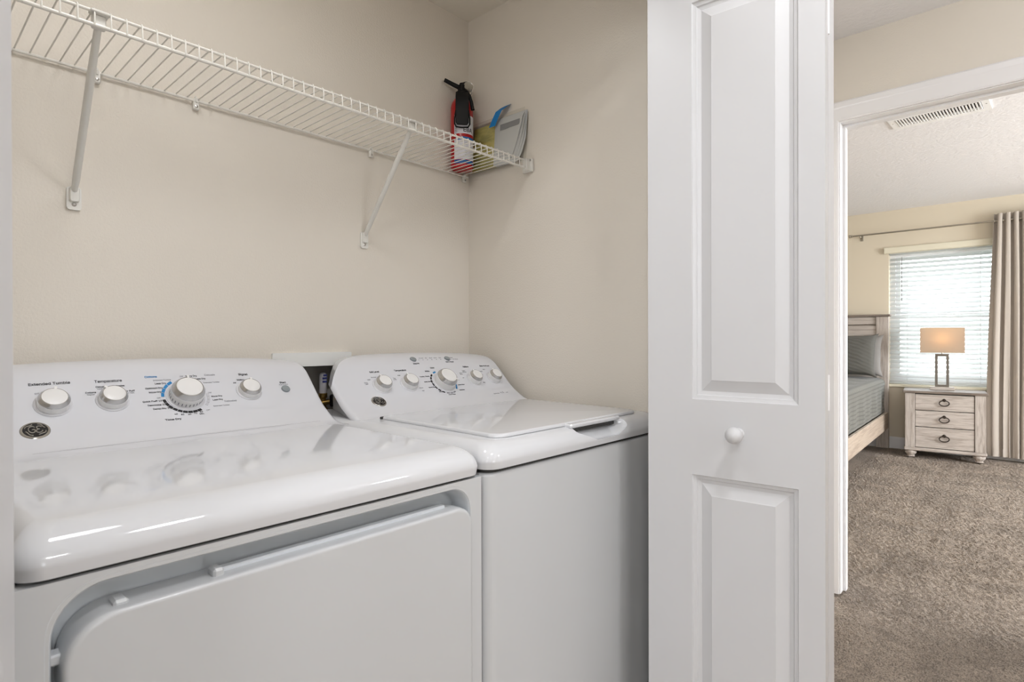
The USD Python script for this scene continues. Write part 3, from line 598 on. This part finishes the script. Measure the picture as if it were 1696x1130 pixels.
for q_ in [wc.arc(-0.3175, 0.001, 0.0420, 0.0470, a, a+14) for a in (250, 268, 286)]: obj('dial_segment', q_, INKL, wa)

# ================================================================== closet fittings
SZ, SY, SZL = 1.735, -0.305, 1.708
sh = thing('wire_shelf', 'long white ventilated wire shelf with a front lip high on the closet back wall', 'shelf', (-0.85, -0.15, SZ))
XL, XR = -1.70, -0.012
obj('back_rail', tube([(XL, -0.010, SZ), (XR, -0.010, SZ)], 0.0032, 10), WIREM, sh)
obj('front_upper_rail', tube([(XL, SY, SZ-0.001), (XR, SY, SZ-0.001)], 0.0030, 10), WIREM, sh)
obj('front_lip_rail', tube([(XL, SY-0.002, SZL), (XR, SY-0.002, SZL)], 0.0037, 10), WIREM, sh)
k = -15
while True:
    x = -1.306+0.0254*k; k += 1
    if x < XL+0.01: continue
    if x > XR-0.004: break
    obj('wire', tube([(x, -0.006, SZ+0.0035), (x, SY+0.010, SZ+0.0035), (x, SY-0.001, SZ+0.0034), (x, SY-0.0050, SZ-0.003), (x, SY-0.0065, SZL+0.004), (x, SY-0.0055, SZL-0.002)], 0.00155, 6), WIREM, sh, 60)
# end cap on the right wall
obj('end_bracket', [bx(-0.012, -0.0005, SY-0.018, SY+0.026, SZL-0.010, SZ+0.006, 0.002), bx(-0.030, -0.010, SY-0.009, SY+0.006, SZL-0.008, SZ+0.004, 0.002)], BRKT, sh)
obj('end_bracket_screw', lathe([(0.004, 0), (0.004, 0.0015), (0.001, 0.0025)], 14).apply_transform(trimesh.transformations.rotation_matrix(-np.pi/2, [0, 1, 0])).apply_translation([-0.012, SY-0.010, SZ]), SCREW, sh)
for x in (-1.163, -0.955, -0.436, -0.030):
    cl = obj('wall_clip', [bx(x-0.007, x+0.007, -0.013, -0.0005, SZ-0.022, SZ+0.006, 0.002), tube([(x, -0.004, SZ+0.006), (x, -0.009, SZ+0.010), (x, -0.0145, SZ+0.004), (x, -0.013, SZ-0.004)], 0.0028, 8)], BRKT, sh)
    obj('clip_screw', lathe([(0.0036, 0), (0.0036, 0.0012), (0.001, 0.002)], 12).apply_transform(trimesh.transformations.rotation_matrix(np.pi/2, [1, 0, 0])).apply_translation([x, -0.013, SZ-0.015]), SCREW, cl)
def bracket(xt, xb, label):
    t = thing('shelf_bracket', label, 'bracket', (xb, -0.005, 1.43), group='shelf support brackets')
    top = np.array([xt, SY+0.008, SZL+0.010]); bot = np.array([xb, -0.011, 1.462])
    d = (bot-top)/np.linalg.norm(bot-top); side = np.cross(d, [0, 0, 1.0]); side /= np.linalg.norm(side); nrm = np.cross(side, d)
    Lh = np.linalg.norm(bot-top)
    sec = rrect(-0.0072, 0.0072, -0.0072, 0.0072, 0.0070, 8)
    sc = lambda f: [(top+d*Lh*f+side*a*(0.8+0.2*min(1, f*6)) * (1-0.25*max(0, (f-0.92)/0.08))+nrm*b) for a, b in sec]
    obj('strut', rings([sc(f) for f in (0, 0.03, 0.3, 0.6, 0.92, 1.0)]), BRKT, t, 50)
    obj('hook', [bx(xt-0.015, xt+0.015, SY-0.008, SY+0.013, SZ-0.0045, SZ+0.001, 0.0015), bx(xt-0.011, xt+0.011, SY+0.002, SY+0.014, SZL-0.002, SZ-0.004, 0.002)], BRKT, t)
    pl = obj('foot_plate', AX(extr(Polygon(rrect(xb-0.0135, xb+0.0135, 1.419, 1.470, 0.007, 6)), 0.006), (0, 0, 0), (1, 0, 0), (0, 0, 1)).apply_translation([0, -0.0005, 0]), BRKT, t)
    obj('foot_collar', rings([[(x, -0.006-dd, z) for x, z in rrect(xb-w, xb+w, 1.445-w, 1.468, 0.004, 5)] for dd, w in ((0, 0.0095), (0.005, 0.0092), (0.008, 0.0075))]), BRKT, pl)
    obj('foot_screw', lathe([(0.0046, 0), (0.0046, 0.001), (0.0015, 0.0022)], 16).apply_transform(trimesh.transformations.rotation_matrix(np.pi/2, [1, 0, 0])).apply_translation([xb, -0.0065, 1.431]), SCREW, pl)
bracket(-1.221, -1.2055, 'white slanted shelf support bracket at the left end, above the dryer knobs')
bracket(-0.498, -0.4595, 'white slanted shelf support bracket nearer the corner, above the washing machine console')

# fire extinguisher on the shelf, in the corner
EX, EY, EZ = -0.078, -0.048, SZ+0.0055
ex = thing('fire_extinguisher', 'small red fire extinguisher with black hose standing on the wire shelf in the corner', 'fire extinguisher', (EX, EY, EZ))
R_ = 0.0400
cyl = lathe([(R_*0.86, 0), (R_*0.95, 0.002), (R_, 0.010), (R_, 0.212), (R_*0.985, 0.224), (R_*0.90, 0.238), (R_*0.70, 0.252), (R_*0.42, 0.260), (R_*0.36, 0.264)], 48).apply_translation([EX, EY, EZ])
cy = obj('cylinder', cyl, RED, ex, 40)
def band(z0, z1, r=0.0404, a0=-175, a1=-10, n=30):
    a = np.radians(np.linspace(a0, a1, n)); P = np.stack([np.stack([EX+r*np.cos(a), EY+r*np.sin(a), np.full(n, EZ+z)], -1) for z in (z0, z1)], 1); return sheet(P, 0.0004)
for z0, z1 in ((0.119, 0.186), (0.028, 0.097)): obj('paper_label', band(z0, z1), LABELW, cy, 60, label='white paper label wrapped round the red cylinder')
obj('blue_band', band(0.014, 0.026, R_+0.0006), LABELB, cy, 60); obj('blue_band', band(0.097, 0.108, R_+0.0006, -165, -30), LABELB, cy, 60)
def wrap_text(s_, z, h, a0, m, bold=True):
    t = meshkit.text_mesh(s_, h, 0.0003, bold); V = t.vertices; a = math.radians(a0)+V[:, 0]/0.0407
    t.vertices = np.stack([EX+(0.0407+V[:, 2])*np.cos(a), EY+(0.0407+V[:, 2])*np.sin(a), EZ+z+V[:, 1]], 1); return t
obj('label_print', [wrap_text('|||||||||||', 0.124+k*0.006, 0.0022, -172, INK, False) for k in range(9)] + [wrap_text('EBA', 0.126, 0.0145, -128, INK)] + [wrap_text('::::::::::', 0.044+k*0.007, 0.0026, -120, INK, False) for k in range(7)], INK, cy, False)
# valve, levers, gauge, hose
vz = EZ+0.262
obj('valve_body', [lathe([(0.0145, 0), (0.0145, 0.012), (0.011, 0.016), (0.011, 0.030), (0.013, 0.034), (0.013, 0.046), (0.008, 0.050)], 24).apply_translation([EX, EY, vz-0.004]), bx(EX-0.012, EX+0.026, EY-0.012, EY+0.012, vz+0.016, vz+0.040, 0.004)], BLACKP, ex, 40)
lv = [tube([(EX-0.002, EY+0.004, vz+0.034), (EX-0.030, EY+0.018, vz+0.044), (EX-0.056, EY+0.030, vz+0.054)], [0.008, 0.0075, 0.0068], 12), tube([(EX-0.005, EY, vz+0.044), (EX+0.02, EY-0.004, vz+0.056), (EX+0.040, EY-0.010, vz+0.050)], [0.007, 0.007, 0.005], 10)]
obj('lever', lv[0], BLACKP, ex, 60); obj('lever', lv[1], BLACKP, ex, 60)
gd = np.array([-0.55, -0.83, 0.1]); gd /= np.linalg.norm(gd); gx = np.cross([0, 0, 1.0], gd); gx /= np.linalg.norm(gx); gy = np.cross(gd, gx)
gg = obj('pressure_gauge', place(lathe([(0.0170, -0.014), (0.0170, 0.004), (0.0155, 0.006), (0.0135, 0.005)], 28), np.array([EX+0.017, EY-0.016, vz+0.040]), gx, gy, gd), SILVER, ex, 30, label='round silver pressure gauge')
obj('dial', place(lathe([(0.0138, 0.001), (0.0138, 0.0045), (0.0005, 0.0047)], 28), np.array([EX+0.017, EY-0.016, vz+0.040]), gx, gy, gd), LABELW, gg)
obj('pull_pin', [tube([(EX+0.018+0.011*math.cos(a), EY-0.022, vz+0.020+0.011*math.sin(a)) for a in np.linspace(0, 2*np.pi, 20)], 0.0013, 6)], SILVER, ex, 60)
vdir = np.array([-0.66, -0.75, 0]); vdir /= np.linalg.norm(vdir); sdir = np.array([0.75, -0.66, 0])
o = np.array([EX, EY, 0])+vdir*0.047
# broad black hose strap hanging down the front, ending in a wire loop
sp = []
for z, w, out in ((vz+0.016, 0.016, -0.034), (vz+0.004, 0.022, -0.012), (vz-0.02, 0.0235, 0.003), (vz-0.06, 0.0240, 0.002), (vz-0.109, 0.0225, 0.001), (vz-0.115, 0.018, 0.001)):
    sp.append([np.array([o[0], o[1], 0])+vdir*(out+b)+sdir*a+np.array([0.006*0, 0, z]) for a, b in rrect(-w, w, -0.004, 0.004, 0.0035, 5)])
obj('hose_strap', rings(sp), BLACKP, ex, 50)
lp = [(-0.022, -0.065), (-0.0265, -0.095), (-0.0265, -0.114), (-0.021, -0.124), (0, -0.126), (0.021, -0.124), (0.0265, -0.114), (0.0265, -0.095), (0.022, -0.065)]
obj('strap_loop', tube([np.array([o[0], o[1], vz])+vdir*0.002+sdir*a+zz*b for a, b in lp], 0.0027, 8), BLACKP, ex, 60)
obj('hose', tube([np.array([o[0], o[1], vz])+vdir*b+sdir*a+zz*c for a, b, c in ((0.004, -0.03, 0.012), (0.018, -0.018, 0.008), (0.026, -0.012, -0.008), (0.033, -0.012, -0.03), (0.038, -0.012, -0.058))], [0.006, 0.006, 0.006, 0.0062, 0.0066], 10), BLACKP, ex, 60)

# bag of appliance papers leaning on the right wall, held by a strip of blue tape
bg = thing('document_bag', 'clear plastic bag of yellow and white appliance papers leaning on the closet right wall', 'document bag', (-0.02, -0.17, 1.742))
def wallsheet(y0, y1, ztop, zbot, x0, lean, t, m, name, corner=None, bow=0.004):
    ny, nz = 22, 18; P = np.zeros((ny, nz, 3))
    for i, a in enumerate(np.linspace(0, 1, ny)):
        for j, b in enumerate(np.linspace(0, 1, nz)):
            y = y0+(y1-y0)*a; zb = zbot(a) if callable(zbot) else zbot; zt = ztop(a) if callable(ztop) else ztop
            P[i, j] = (x0-lean*(1-b)-bow*math.sin(math.pi*a)*math.sin(math.pi*b), y, zb+(zt-zb)*b)
    return obj(name, sheet(P, t), m, bg, 60)
BZ = SZ+0.0058
wallsheet(-0.030, -0.298, 1.9165, BZ+0.001, -0.0035, 0.010, 0.0006, PLASTIC_BAG, 'plastic_sleeve')
wallsheet(-0.040, -0.170, 1.905, BZ+0.002, -0.0065, 0.012, 0.0016, PAPERY, 'yellow_sheet')
cut_ = lambda a: BZ+0.002+0.150*max(0, (a-0.42)/0.58)**2.1
wallsheet(-0.152, -0.290, 1.910, cut_, -0.0105, 0.012, 0.0020, PAPERW, 'white_booklet')
for q in range(3):
    cq = (lambda q: (lambda a: BZ+0.001+(0.135-0.03*q)*max(0, (a-0.5-0.07*q)/(0.5-0.07*q))**2.2))(q)
    wallsheet(-0.160, -0.296-0.002*q, 1.9125, cq, -0.0085+0.0012*q, 0.011, 0.0007, PAPERW, 'white_sheet')
wallsheet(-0.182, -0.274, 1.886, 1.866, -0.0182, 0.0012, 0.0004, PAPERG, 'printed_heading', bow=0.0008)
wallsheet(-0.030, -0.300, 1.9185, BZ+0.001, -0.0205, 0.010, 0.0005, PLASTIC_BAG, 'plastic_sleeve')
tpz = obj('tape', [sheet(np.array([[(-0.0285, y+w, z) for w in (-0.016, 0.014)] for y, z in ((-0.150, 1.884), (-0.166, 1.908), (-0.184, 1.932))])+0.0, 0.0006),
    sheet(np.array([[(-x, y+w, z) for w in (-0.019, 0.015)] for x, y, z in ((0.0286, -0.184, 1.931), (0.016, -0.196, 1.945), (0.0014, -0.200, 1.955))]), 0.0006)], TAPE, None, False)
tag(tpz, 'short torn strip of blue painter tape holding the bag of papers to the wall', 'tape')

# water supply box in the back wall
ob = thing('supply_box', 'white recessed water supply box in the wall behind the two machines', 'supply box', (-0.635, 0, 0.95))
obj('flange', AX(holed(rrect(-0.760, -0.510, 0.79, 1.092, 0.004, 3), [rrect(-0.752, -0.518, 0.832, 1.052, 0.003, 3)], 0.009), (0, -0.0005, 0), (1, 0, 0), (0, 0, 1)), BOXW, ob)
obj('box_shell', [bx(-0.754, -0.750, 0, 0.09, 0.832, 1.054), bx(-0.520, -0.516, 0, 0.09, 0.832, 1.054), bx(-0.754, -0.516, 0, 0.09, 1.052, 1.056), bx(-0.754, -0.516, 0, 0.09, 0.830, 0.834), bx(-0.754, -0.516, 0.086, 0.09, 0.832, 1.054)], BOXIN, ob)
vl = thing('water_valve', 'water supply valve with white and blue labelled arrestor inside the wall box', 'valve', (-0.592, 0.035, 0.90))
obj('arrestor', lathe([(0.009, 0), (0.0108, 0.004), (0.0108, 0.056), (0.009, 0.062), (0.004, 0.064)], 24).apply_translation([-0.584, 0.032, 0.965]), LABELW, vl, 40)
obj('arrestor_print', [bx(-0.591, -0.577, 0.0200, 0.0220, z, z+0.006) for z in (0.999, 1.009)]+[bx(-0.588, -0.577, 0.0200, 0.0220, 1.018, 1.024)], mat('violet_blue_ink', (70, 76, 140), 0.5), vl)
obj('valve_body', [lathe([(0.014, 0), (0.014, 0.02), (0.009, 0.026), (0.009, 0.05), (0.013, 0.054), (0.013, 0.066)], 20).apply_translation([-0.584, 0.032, 0.90]), tube([(-0.592, 0.03, 0.935), (-0.566, 0.02, 0.94), (-0.548, 0.016, 0.936)], 0.008, 10)], BRASS, vl, 40)
obj('valve_handle', bx(-0.572, -0.535, 0.006, 0.018, 0.925, 0.962, 0.004), BLACKP, vl)
hs = obj('supply_hose', tube([(-0.584, 0.032, 0.905), (-0.588, 0.020, 0.875), (-0.60, -0.012, 0.858), (-0.61, -0.028, 0.83), (-0.612, -0.031, 0.79), (-0.62, -0.03, 0.5), (-0.62, -0.025, 0.3)], 0.009, 12), BLACKP, None, 60)
tag(hs, 'black water hose hanging from the valve behind the machines', 'hose')

# unseen ceiling lights: the hallway lamp is out of view, the others are added fill
def unseen_ceiling_light(x, y, label, diff=None, CZ=CZ, hung=False):
    diff = diff or DIFFUSER
    c = thing('unseen_ceiling_light', label, 'ceiling light', (x, y, CZ), group='unseen and added ceiling lights outside the frame')
    if hung:
        obj('canopy', lathe([(0.02, -0.03), (0.05, -0.02), (0.055, 0.0)], 30).apply_translation([x, y, CZ]), RODM, c)
        obj('stem', tube([(x, y, CZ-0.02), (x, y, CZ-0.20)], 0.006, 10), RODM, c)
        obj('globe', trimesh.creation.icosphere(3, 0.10).apply_translation([x, y, CZ-0.29]), diff, c, True); return
    obj('light_base', lathe([(0.13, -0.03), (0.135, -0.02), (0.135, 0.0)], 40).apply_translation([x, y, CZ]), TRIM, c)
    obj('diffuser', lathe([(0.004, -0.066), (0.05, -0.063), (0.09, -0.052), (0.115, -0.038), (0.12, -0.029)], 40).apply_translation([x, y, CZ]), diff, c)
unseen_ceiling_light(-0.76, -1.62, 'unseen round flush ceiling light in the hallway, placed to light the closet opening')  # out of view, placed to light the closet opening and door leaf
unseen_ceiling_light(-2.3, -2.1, 'added round fill light, out of view further left along the hallway', FILL_LEFT)  # added fill lamp, brightens the closet right wall
unseen_ceiling_light(-1.12, -0.74, 'added round fill light on the laundry closet ceiling, out of view', FILL_CLOSET, 2.322)  # added inside the closet to brighten its walls
unseen_ceiling_light(0.45, -2.35, 'added hanging globe fill light, out of view at the bedroom end of the hallway', FILL_END, hung=True)  # added to brighten the hallway end wall and ceiling
unseen_ceiling_light(-1.0, -3.3, 'added round fill light, out of view in the loft behind the camera', FILL_LOFT)  # added as frontal fill on the machines

# ================================================================== the bedroom
# ceiling vent
vt = thing('ceiling_vent', 'white slotted air vent in the bedroom ceiling above the doorway', 'vent', (2.705, -1.15, CZ), rz=-2.0, local=True)
fy, fx = 0.238, 0.113
fl = AX(holed(rrect(-fx, fx, -fy, fy, 0.006, 3), [rrect(-0.075, 0.035, -fy+0.035, fy-0.035, 0.002, 2), rrect(0.048, 0.062, -fy+0.035, fy-0.035, 0.002, 2)], 0.008), (0, 0, 0), (1, 0, 0), (0, 1, 0)); fl.apply_translation([0, 0, -0.0085])
obj('vent_frame', fl, VENTW, vt, 20)
obj('duct_shade', bx(-0.078, 0.066, -fy+0.03, fy-0.03, -0.0006, -0.0001), VENTD, vt)  # flat dark sheet painted as the shade behind the louvers
for i, y in enumerate(np.linspace(-fy+0.042, fy-0.042, 27)):
    s_ = bx(-0.076, 0.064, -0.0030, 0.0030, -0.0045, 0.0045); s_.apply_transform(trimesh.transformations.rotation_matrix(math.radians(12), [1, 0, 0])); s_.apply_translation([0, y, -0.0075]); obj('louver', s_, VENTW, vt)
for y in (-fy+0.016, fy-0.016): obj('vent_screw', lathe([(0.004, -0.0012), (0.004, 0)], 10).apply_translation([-0.02, y, -0.0085]), SCREW, vt)

# window blind
BY0, BY1 = WY0-0.006, WY1+0.006
bl = thing('window_blind', 'white horizontal slat blind covering the bright bedroom window', 'blind', (XW, (BY0+BY1)/2, WZ0))
obj('valance', rings([[(XW-0.012-d, y, z) for y, z in ((WY0+0.035, 2.002-h), (WY0+0.035, 2.068+h), (WY1-0.035, 2.068+h), (WY1-0.035, 2.002-h))] for d, h in ((-0.012, 0), (0.010, 0), (0.014, -0.004), (0.020, -0.006), (0.022, -0.014))]), VALM, bl, 20)
obj('head_rail', bx(XW+0.008, XW+0.055, BY0, BY1, 1.990, 2.016), BLINDM, bl)
zs = np.arange(0.705, 1.985, 0.0458)
for z in zs:
    s_ = bx(-0.0245, 0.0245, BY1, BY0, -0.0013, 0.0013); s_.apply_transform(trimesh.transformations.rotation_matrix(math.radians(-36), [0, 1, 0])); s_.apply_translation([XW+0.034, 0, z]); obj('slat', s_, BLINDM, bl)
obj('bottom_rail', bx(XW+0.012, XW+0.056, BY0, BY1, 0.662, 0.682, 0.003), BLINDM, bl)
for y in (-0.60, -1.18, -1.80):
    obj('ladder_cord', [tube([(XW+0.008, y, 0.67), (XW+0.008, y, 1.96)], 0.0016, 6), tube([(XW+0.060, y, 0.67), (XW+0.060, y, 1.96)], 0.0016, 6)], BLINDM, bl)
obj('tilt_wand', tube([(XW-0.004, -0.555, 1.96), (XW-0.006, -0.555, 1.50)], 0.0035, 8), mat('grey_clear_wand', (150, 150, 152), 0.3), bl)

# curtain rod and curtain
cr = thing('curtain_rod', 'brushed metal curtain rod above the bedroom window', 'curtain rod', (5.47, -0.9, 2.215))
RX, RZ = 5.47, 2.212
obj('rod', tube([(RX, -0.13, RZ), (RX, -2.35, RZ)], 0.008, 14), RODM, cr)
obj('finial', place(lathe([(0.008, 0), (0.014, 0.004), (0.014, 0.010), (0.010, 0.013), (0.016, 0.022), (0.016, 0.030), (0.010, 0.036)], 20), np.array([RX, -0.13, RZ]), np.array([1.0, 0, 0]), np.array([0, 0, -1.0]), np.array([0, 1.0, 0])), RODM, cr, 40)
obj('rod_bracket', [tube([(XW, -0.20, RZ-0.012), (RX, -0.20, RZ-0.012)], 0.006, 10), bx(XW-0.006, XW, -0.215, -0.185, RZ-0.05, RZ+0.02, 0.002), tube([(RX, -0.20, RZ-0.022), (RX, -0.20, RZ-0.010)], 0.009, 10)], RODM, cr)
NU, NV = 220, 60; P = np.zeros((NU, NV, 3))
for i, a in enumerate(np.linspace(0, 1, NU)):
    for j, b in enumerate(np.linspace(0, 1, NV)):       # b 0 bottom .. 1 top
        z = 0.035+b*(2.275-0.035)
        ytop = -1.285-0.62*a; ybot = -1.235-0.78*a-0.02*math.sin(9*a)
        bul = math.sin(math.pi*min(1, max(0, (b-0.02)/0.9)))*0.0
        f = b**1.6; y = ybot*(1-f)+ytop*f
        am = (0.017+0.018*meshkit.noise(np.array([a*6, b*1.5, 0.3]), 4))*(0.7+0.3*b); ph = 2*math.pi*(11*a)+0.9*math.sin(3.3*b+4*a)*(1-b)
        x = 5.455+am*math.sin(ph)+0.012*math.sin(2.3*ph+1.1)*(1-b)
        P[i, j] = (x, y+0.014*math.sin(2*ph)*(1-b*0.5), z)
cu_ = thing('curtain', 'long beige pleated curtain hanging beside the bright window', 'curtain', (5.45, -1.6, 0.03))
obj('panel', sheet(P, 0.003), CURT, cu_, 60)
obj('hem', sheet(P[:, 0:3]+np.array([-0.0035, 0, 0]), 0.002), CURT, cu_, 60)
for k in range(11):
    a = (k+0.25)/11; i = int(a*(NU-1)); c = P[i, int(0.965*(NV-1))]
    obj('grommet', tube([(RX+0.022*math.cos(t), c[1], RZ+0.022*math.sin(t)) for t in np.linspace(0, 2*np.pi, 18)], 0.003, 6), RODM, cu_, 60)

# bed
BR = 2.25
bd = thing('bed', 'whitewashed wooden bed frame with plank headboard against the window wall', 'bed', (5.50, -0.45, 0), rz=BR, local=True)
HW = 1.66
for s0 in (0.0, HW-0.11):
    obj('post', bx(-0.035, 0.035, s0, s0+0.108, 0, 1.352, 0.003), WOODV, bd)
obj('headboard_cap', bx(-0.050, 0.050, -0.018, HW+0.018, 1.352, 1.374, 0.004), WOODT, bd)
for z0, z1 in ((1.272, 1.352), (1.152, 1.264), (1.032, 1.144), (0.912, 1.024), (0.792, 0.904), (0.672, 0.784)):
    obj('plank', bx(-0.018, 0.018, 0.108, HW-0.108, z0, z1, 0.004), WOODH, bd)
obj('side_rail', bx(-2.10, -0.036, 0.0, 0.026, 0.205, 0.372, 0.003), WOODL, bd)
obj('side_rail', bx(-2.10, -0.036, HW-0.026, HW, 0.205, 0.372, 0.003), WOODL, bd)
for s0 in (0.0, HW-0.108): obj('post', bx(-2.17, -2.10, s0, s0+0.108, 0, 0.56, 0.003), WOODV, bd)
obj('footboard', bx(-2.155, -2.115, 0.108, HW-0.108, 0.14, 0.54, 0.004), WOODH, bd)
obj('slats', [bx(-2.05, -0.06, 0.03, HW-0.03, 0.285, 0.30)], WOODH, bd)
mt = obj('mattress', bx(-2.04, -0.045, 0.07, HW-0.04, 0.301, 0.685, 0.06), MATT, None, 60)
def set_frame(p, loc, rz):
    x = UsdGeom.Xformable(p); x.AddTranslateOp().Set(Gf.Vec3d(*loc)); x.AddRotateZOp().Set(rz)
set_frame(mt, (5.50, -0.45, 0), BR); tag(mt, 'white mattress under the grey green quilt on the wooden bed', 'mattress')
# quilt draped over the side
sec = []
nx, ns = 70, 40
Q = np.zeros((nx, ns, 3))
for i, a in enumerate(np.linspace(0, 1, nx)):
    x = -0.055-2.02*a
    wav = 0.013*math.sin(a*38)+0.010*math.sin(a*17+1)
    for j, b in enumerate(np.linspace(0, 1, ns)):
        if b < 0.30:      # hanging side, bottom first
            t = b/0.30; z = 0.379+0.283*t; y = 0.036+wav*(1-t)*min(1, 4*t)
        elif b < 0.42:
            t = (b-0.30)/0.12*math.pi/2; z = 0.662+0.052*math.sin(t); y = 0.030+0.062*(1-math.cos(t))
        else:
            t = (b-0.42)/0.58; z = 0.714+0.010*math.sin(math.pi*t)+0.003*math.sin(a*30+t*20); y = 0.092+(HW-0.14)*t
        Q[i, j] = (x, y, z)
qt = obj('quilt', sheet(Q, 0.012), QUILT, None, 60)
set_frame(qt, (5.50, -0.45, 0), BR); tag(qt, 'grey green plaid quilt spread over the bed and hanging over its side', 'quilt')
def pillow(name, c, w, h, d, tilt, rz, m, label, quilted=False):
    n = 34; u = np.linspace(-1, 1, n); U, V = np.meshgrid(u, u, indexing='ij')
    px = np.sign(U)*np.abs(U)**0.9; ed = np.clip((1-np.abs(U)**3.5)*(1-np.abs(V)**3.5), 0, 1)**0.55
    pinch = 1-0.09*(1-np.abs(V)**4)*np.abs(U)**3; pin2 = 1-0.13*(1-np.abs(U)**4)*np.abs(V)**3
    Y = px*w/2*pinch; Z = V*h/2*pin2; th = d/2*ed
    if quilted: th = th+0.006*np.sin(V*38)*ed*np.sign(np.sin(U*20))
    th = th+(meshkit.noise(np.stack([U*4, V*4, U*0], -1), 5)-0.5)*0.010*ed
    F = np.stack([-th-0.002, Y, Z], -1); B = np.stack([th+0.002, Y, Z], -1)
    m1, m2 = grid(F), grid(B); m2.invert(); loop = lambda Q: np.concatenate([Q[:, 0], Q[-1, 1:], Q[-2::-1, -1], Q[0, -2:0:-1]])
    me = trimesh.util.concatenate([m1, m2, rings([loop(F), loop(B)], False, False)])
    me.apply_transform(trimesh.transformations.rotation_matrix(math.radians(tilt), [0, 1, 0]))
    o = obj(name, me, m, None, 60); set_frame(o, c, rz); return tag(o, label, 'pillow')
pillow('pillow', (5.20, -0.075, 0.958), 0.66, 0.46, 0.15, 18, BR, PILL1, 'grey green quilted pillow propped at the front of the bed headboard', True)
pillow('pillow', (5.385, -0.095, 0.950), 0.66, 0.44, 0.11, 8, BR, PILL2, 'pale grey pillow behind the quilted one against the headboard')

# nightstand
NZ = 0.632
ns_ = thing('nightstand', 'whitewashed wooden nightstand with three drawers under the bedroom window', 'nightstand', (5.128, -0.945, 0), rz=6.5, local=True)
hw, dp = 0.300, 0.40
obj('top', bx(-0.014, dp+0.004, -hw-0.016, hw+0.016, NZ-0.022, NZ, 0.004), WOODT, ns_)
for y in (hw-0.078, -hw): obj('post', bx(0.0, 0.075, y, y+0.078, 0.095, NZ-0.022, 0.003), WOODV, ns_)
for y in (hw-0.012, -hw+0.004): obj('side_panel', bx(0.075, dp, y, y+0.008, 0.095, NZ-0.022), WOODV, ns_)
obj('back_panel', bx(dp-0.01, dp, -hw+0.012, hw-0.012, 0.095, NZ-0.022), WOODV, ns_)
obj('base_rail', bx(-0.006, dp, -hw-0.008, hw+0.008, 0.066, 0.095, 0.006), WOODH, ns_)
obj('carcass', bx(0.030, dp-0.012, -hw+0.078, hw-0.078, 0.095, NZ-0.024), GAPDARK, ns_)  # coloured dark to put shade into the gaps between drawers
for z0, z1 in ((0.100, 0.290), (0.296, 0.446), (0.452, 0.600)):
    d_ = obj('drawer', bx(0.008, 0.032, -hw+0.081, hw-0.081, z0, z1, 0.003), WOODH, ns_)
    zc = (z0+z1)/2+0.012
    back = lathe([(0.014, 0), (0.014, 0.003), (0.010, 0.006), (0.006, 0.014), (0.004, 0.016)], 20)
    obj('pull_plate', place(back, np.array([0.008, 0, zc+0.014]), np.array([0, -1.0, 0]), np.array([0, 0, 1.0]), np.array([-1.0, 0, 0])), BRONZE, d_, 40)
    obj('ring_pull', tube([(-0.007, 0.037*math.cos(t), zc-0.013+0.025*math.sin(t)) for t in np.linspace(0, 2*np.pi, 30)], 0.0045, 8), BRONZE, d_, 60)
for x in (0.045, dp-0.05):
    for y in (-hw+0.045, hw-0.045):
        obj('bun_foot', lathe([(0.024, 0.0), (0.034, 0.006), (0.026, 0.014), (0.036, 0.026), (0.046, 0.040), (0.047, 0.052), (0.040, 0.062), (0.036, 0.067)], 28).apply_translation([x, y, 0]), WOODV, ns_, 50)

# table lamp
lm = thing('table_lamp', 'lit table lamp with rectangular cloth shade on the nightstand', 'lamp', (5.36, -0.905, NZ), rz=6.5, local=True)
obj('base', bx(-0.05, 0.05, -0.094, 0.094, 0, 0.030, 0.003), WOODH, lm)
f_ = AX(holed(rrect(-0.054, 0.054, 0.030, 0.345, 0.001, 2), [rrect(-0.033, 0.033, 0.052, 0.323, 0.001, 2)], 0.03), (0.015, 0, 0), (0, 1, 0), (0, 0, 1)); f_.apply_translation([-0.03, 0, 0]); obj('frame', f_, LAMPF, lm)
obj('stem', tube([(0, 0, 0.345), (0, 0, 0.44)], 0.005, 10), RODM, lm)
sw, sd_, s0, s1 = 0.170, 0.085, 0.358, 0.598
obj('shade', [bx(-sd_, -sd_+0.002, -sw, sw, s0, s1), bx(sd_-0.002, sd_, -sw, sw, s0, s1), bx(-sd_+0.002, sd_-0.002, -sw, -sw+0.002, s0, s1), bx(-sd_+0.002, sd_-0.002, sw-0.002, sw, s0, s1)], SHADE, lm)
obj('shade_spider', [tube([(-sd_+0.002, 0, 0.40), (sd_-0.002, 0, 0.40)], 0.0018, 6), tube([(0, -sw+0.002, 0.40), (0, sw-0.002, 0.40)], 0.0018, 6)], RODM, lm)
obj('bulb', lathe([(0.012, 0), (0.014, 0.02), (0.026, 0.05), (0.029, 0.07), (0.024, 0.09), (0.010, 0.102), (0.001, 0.104)], 24).apply_translation([0, 0, 0.44]), BULB, lm, 60)
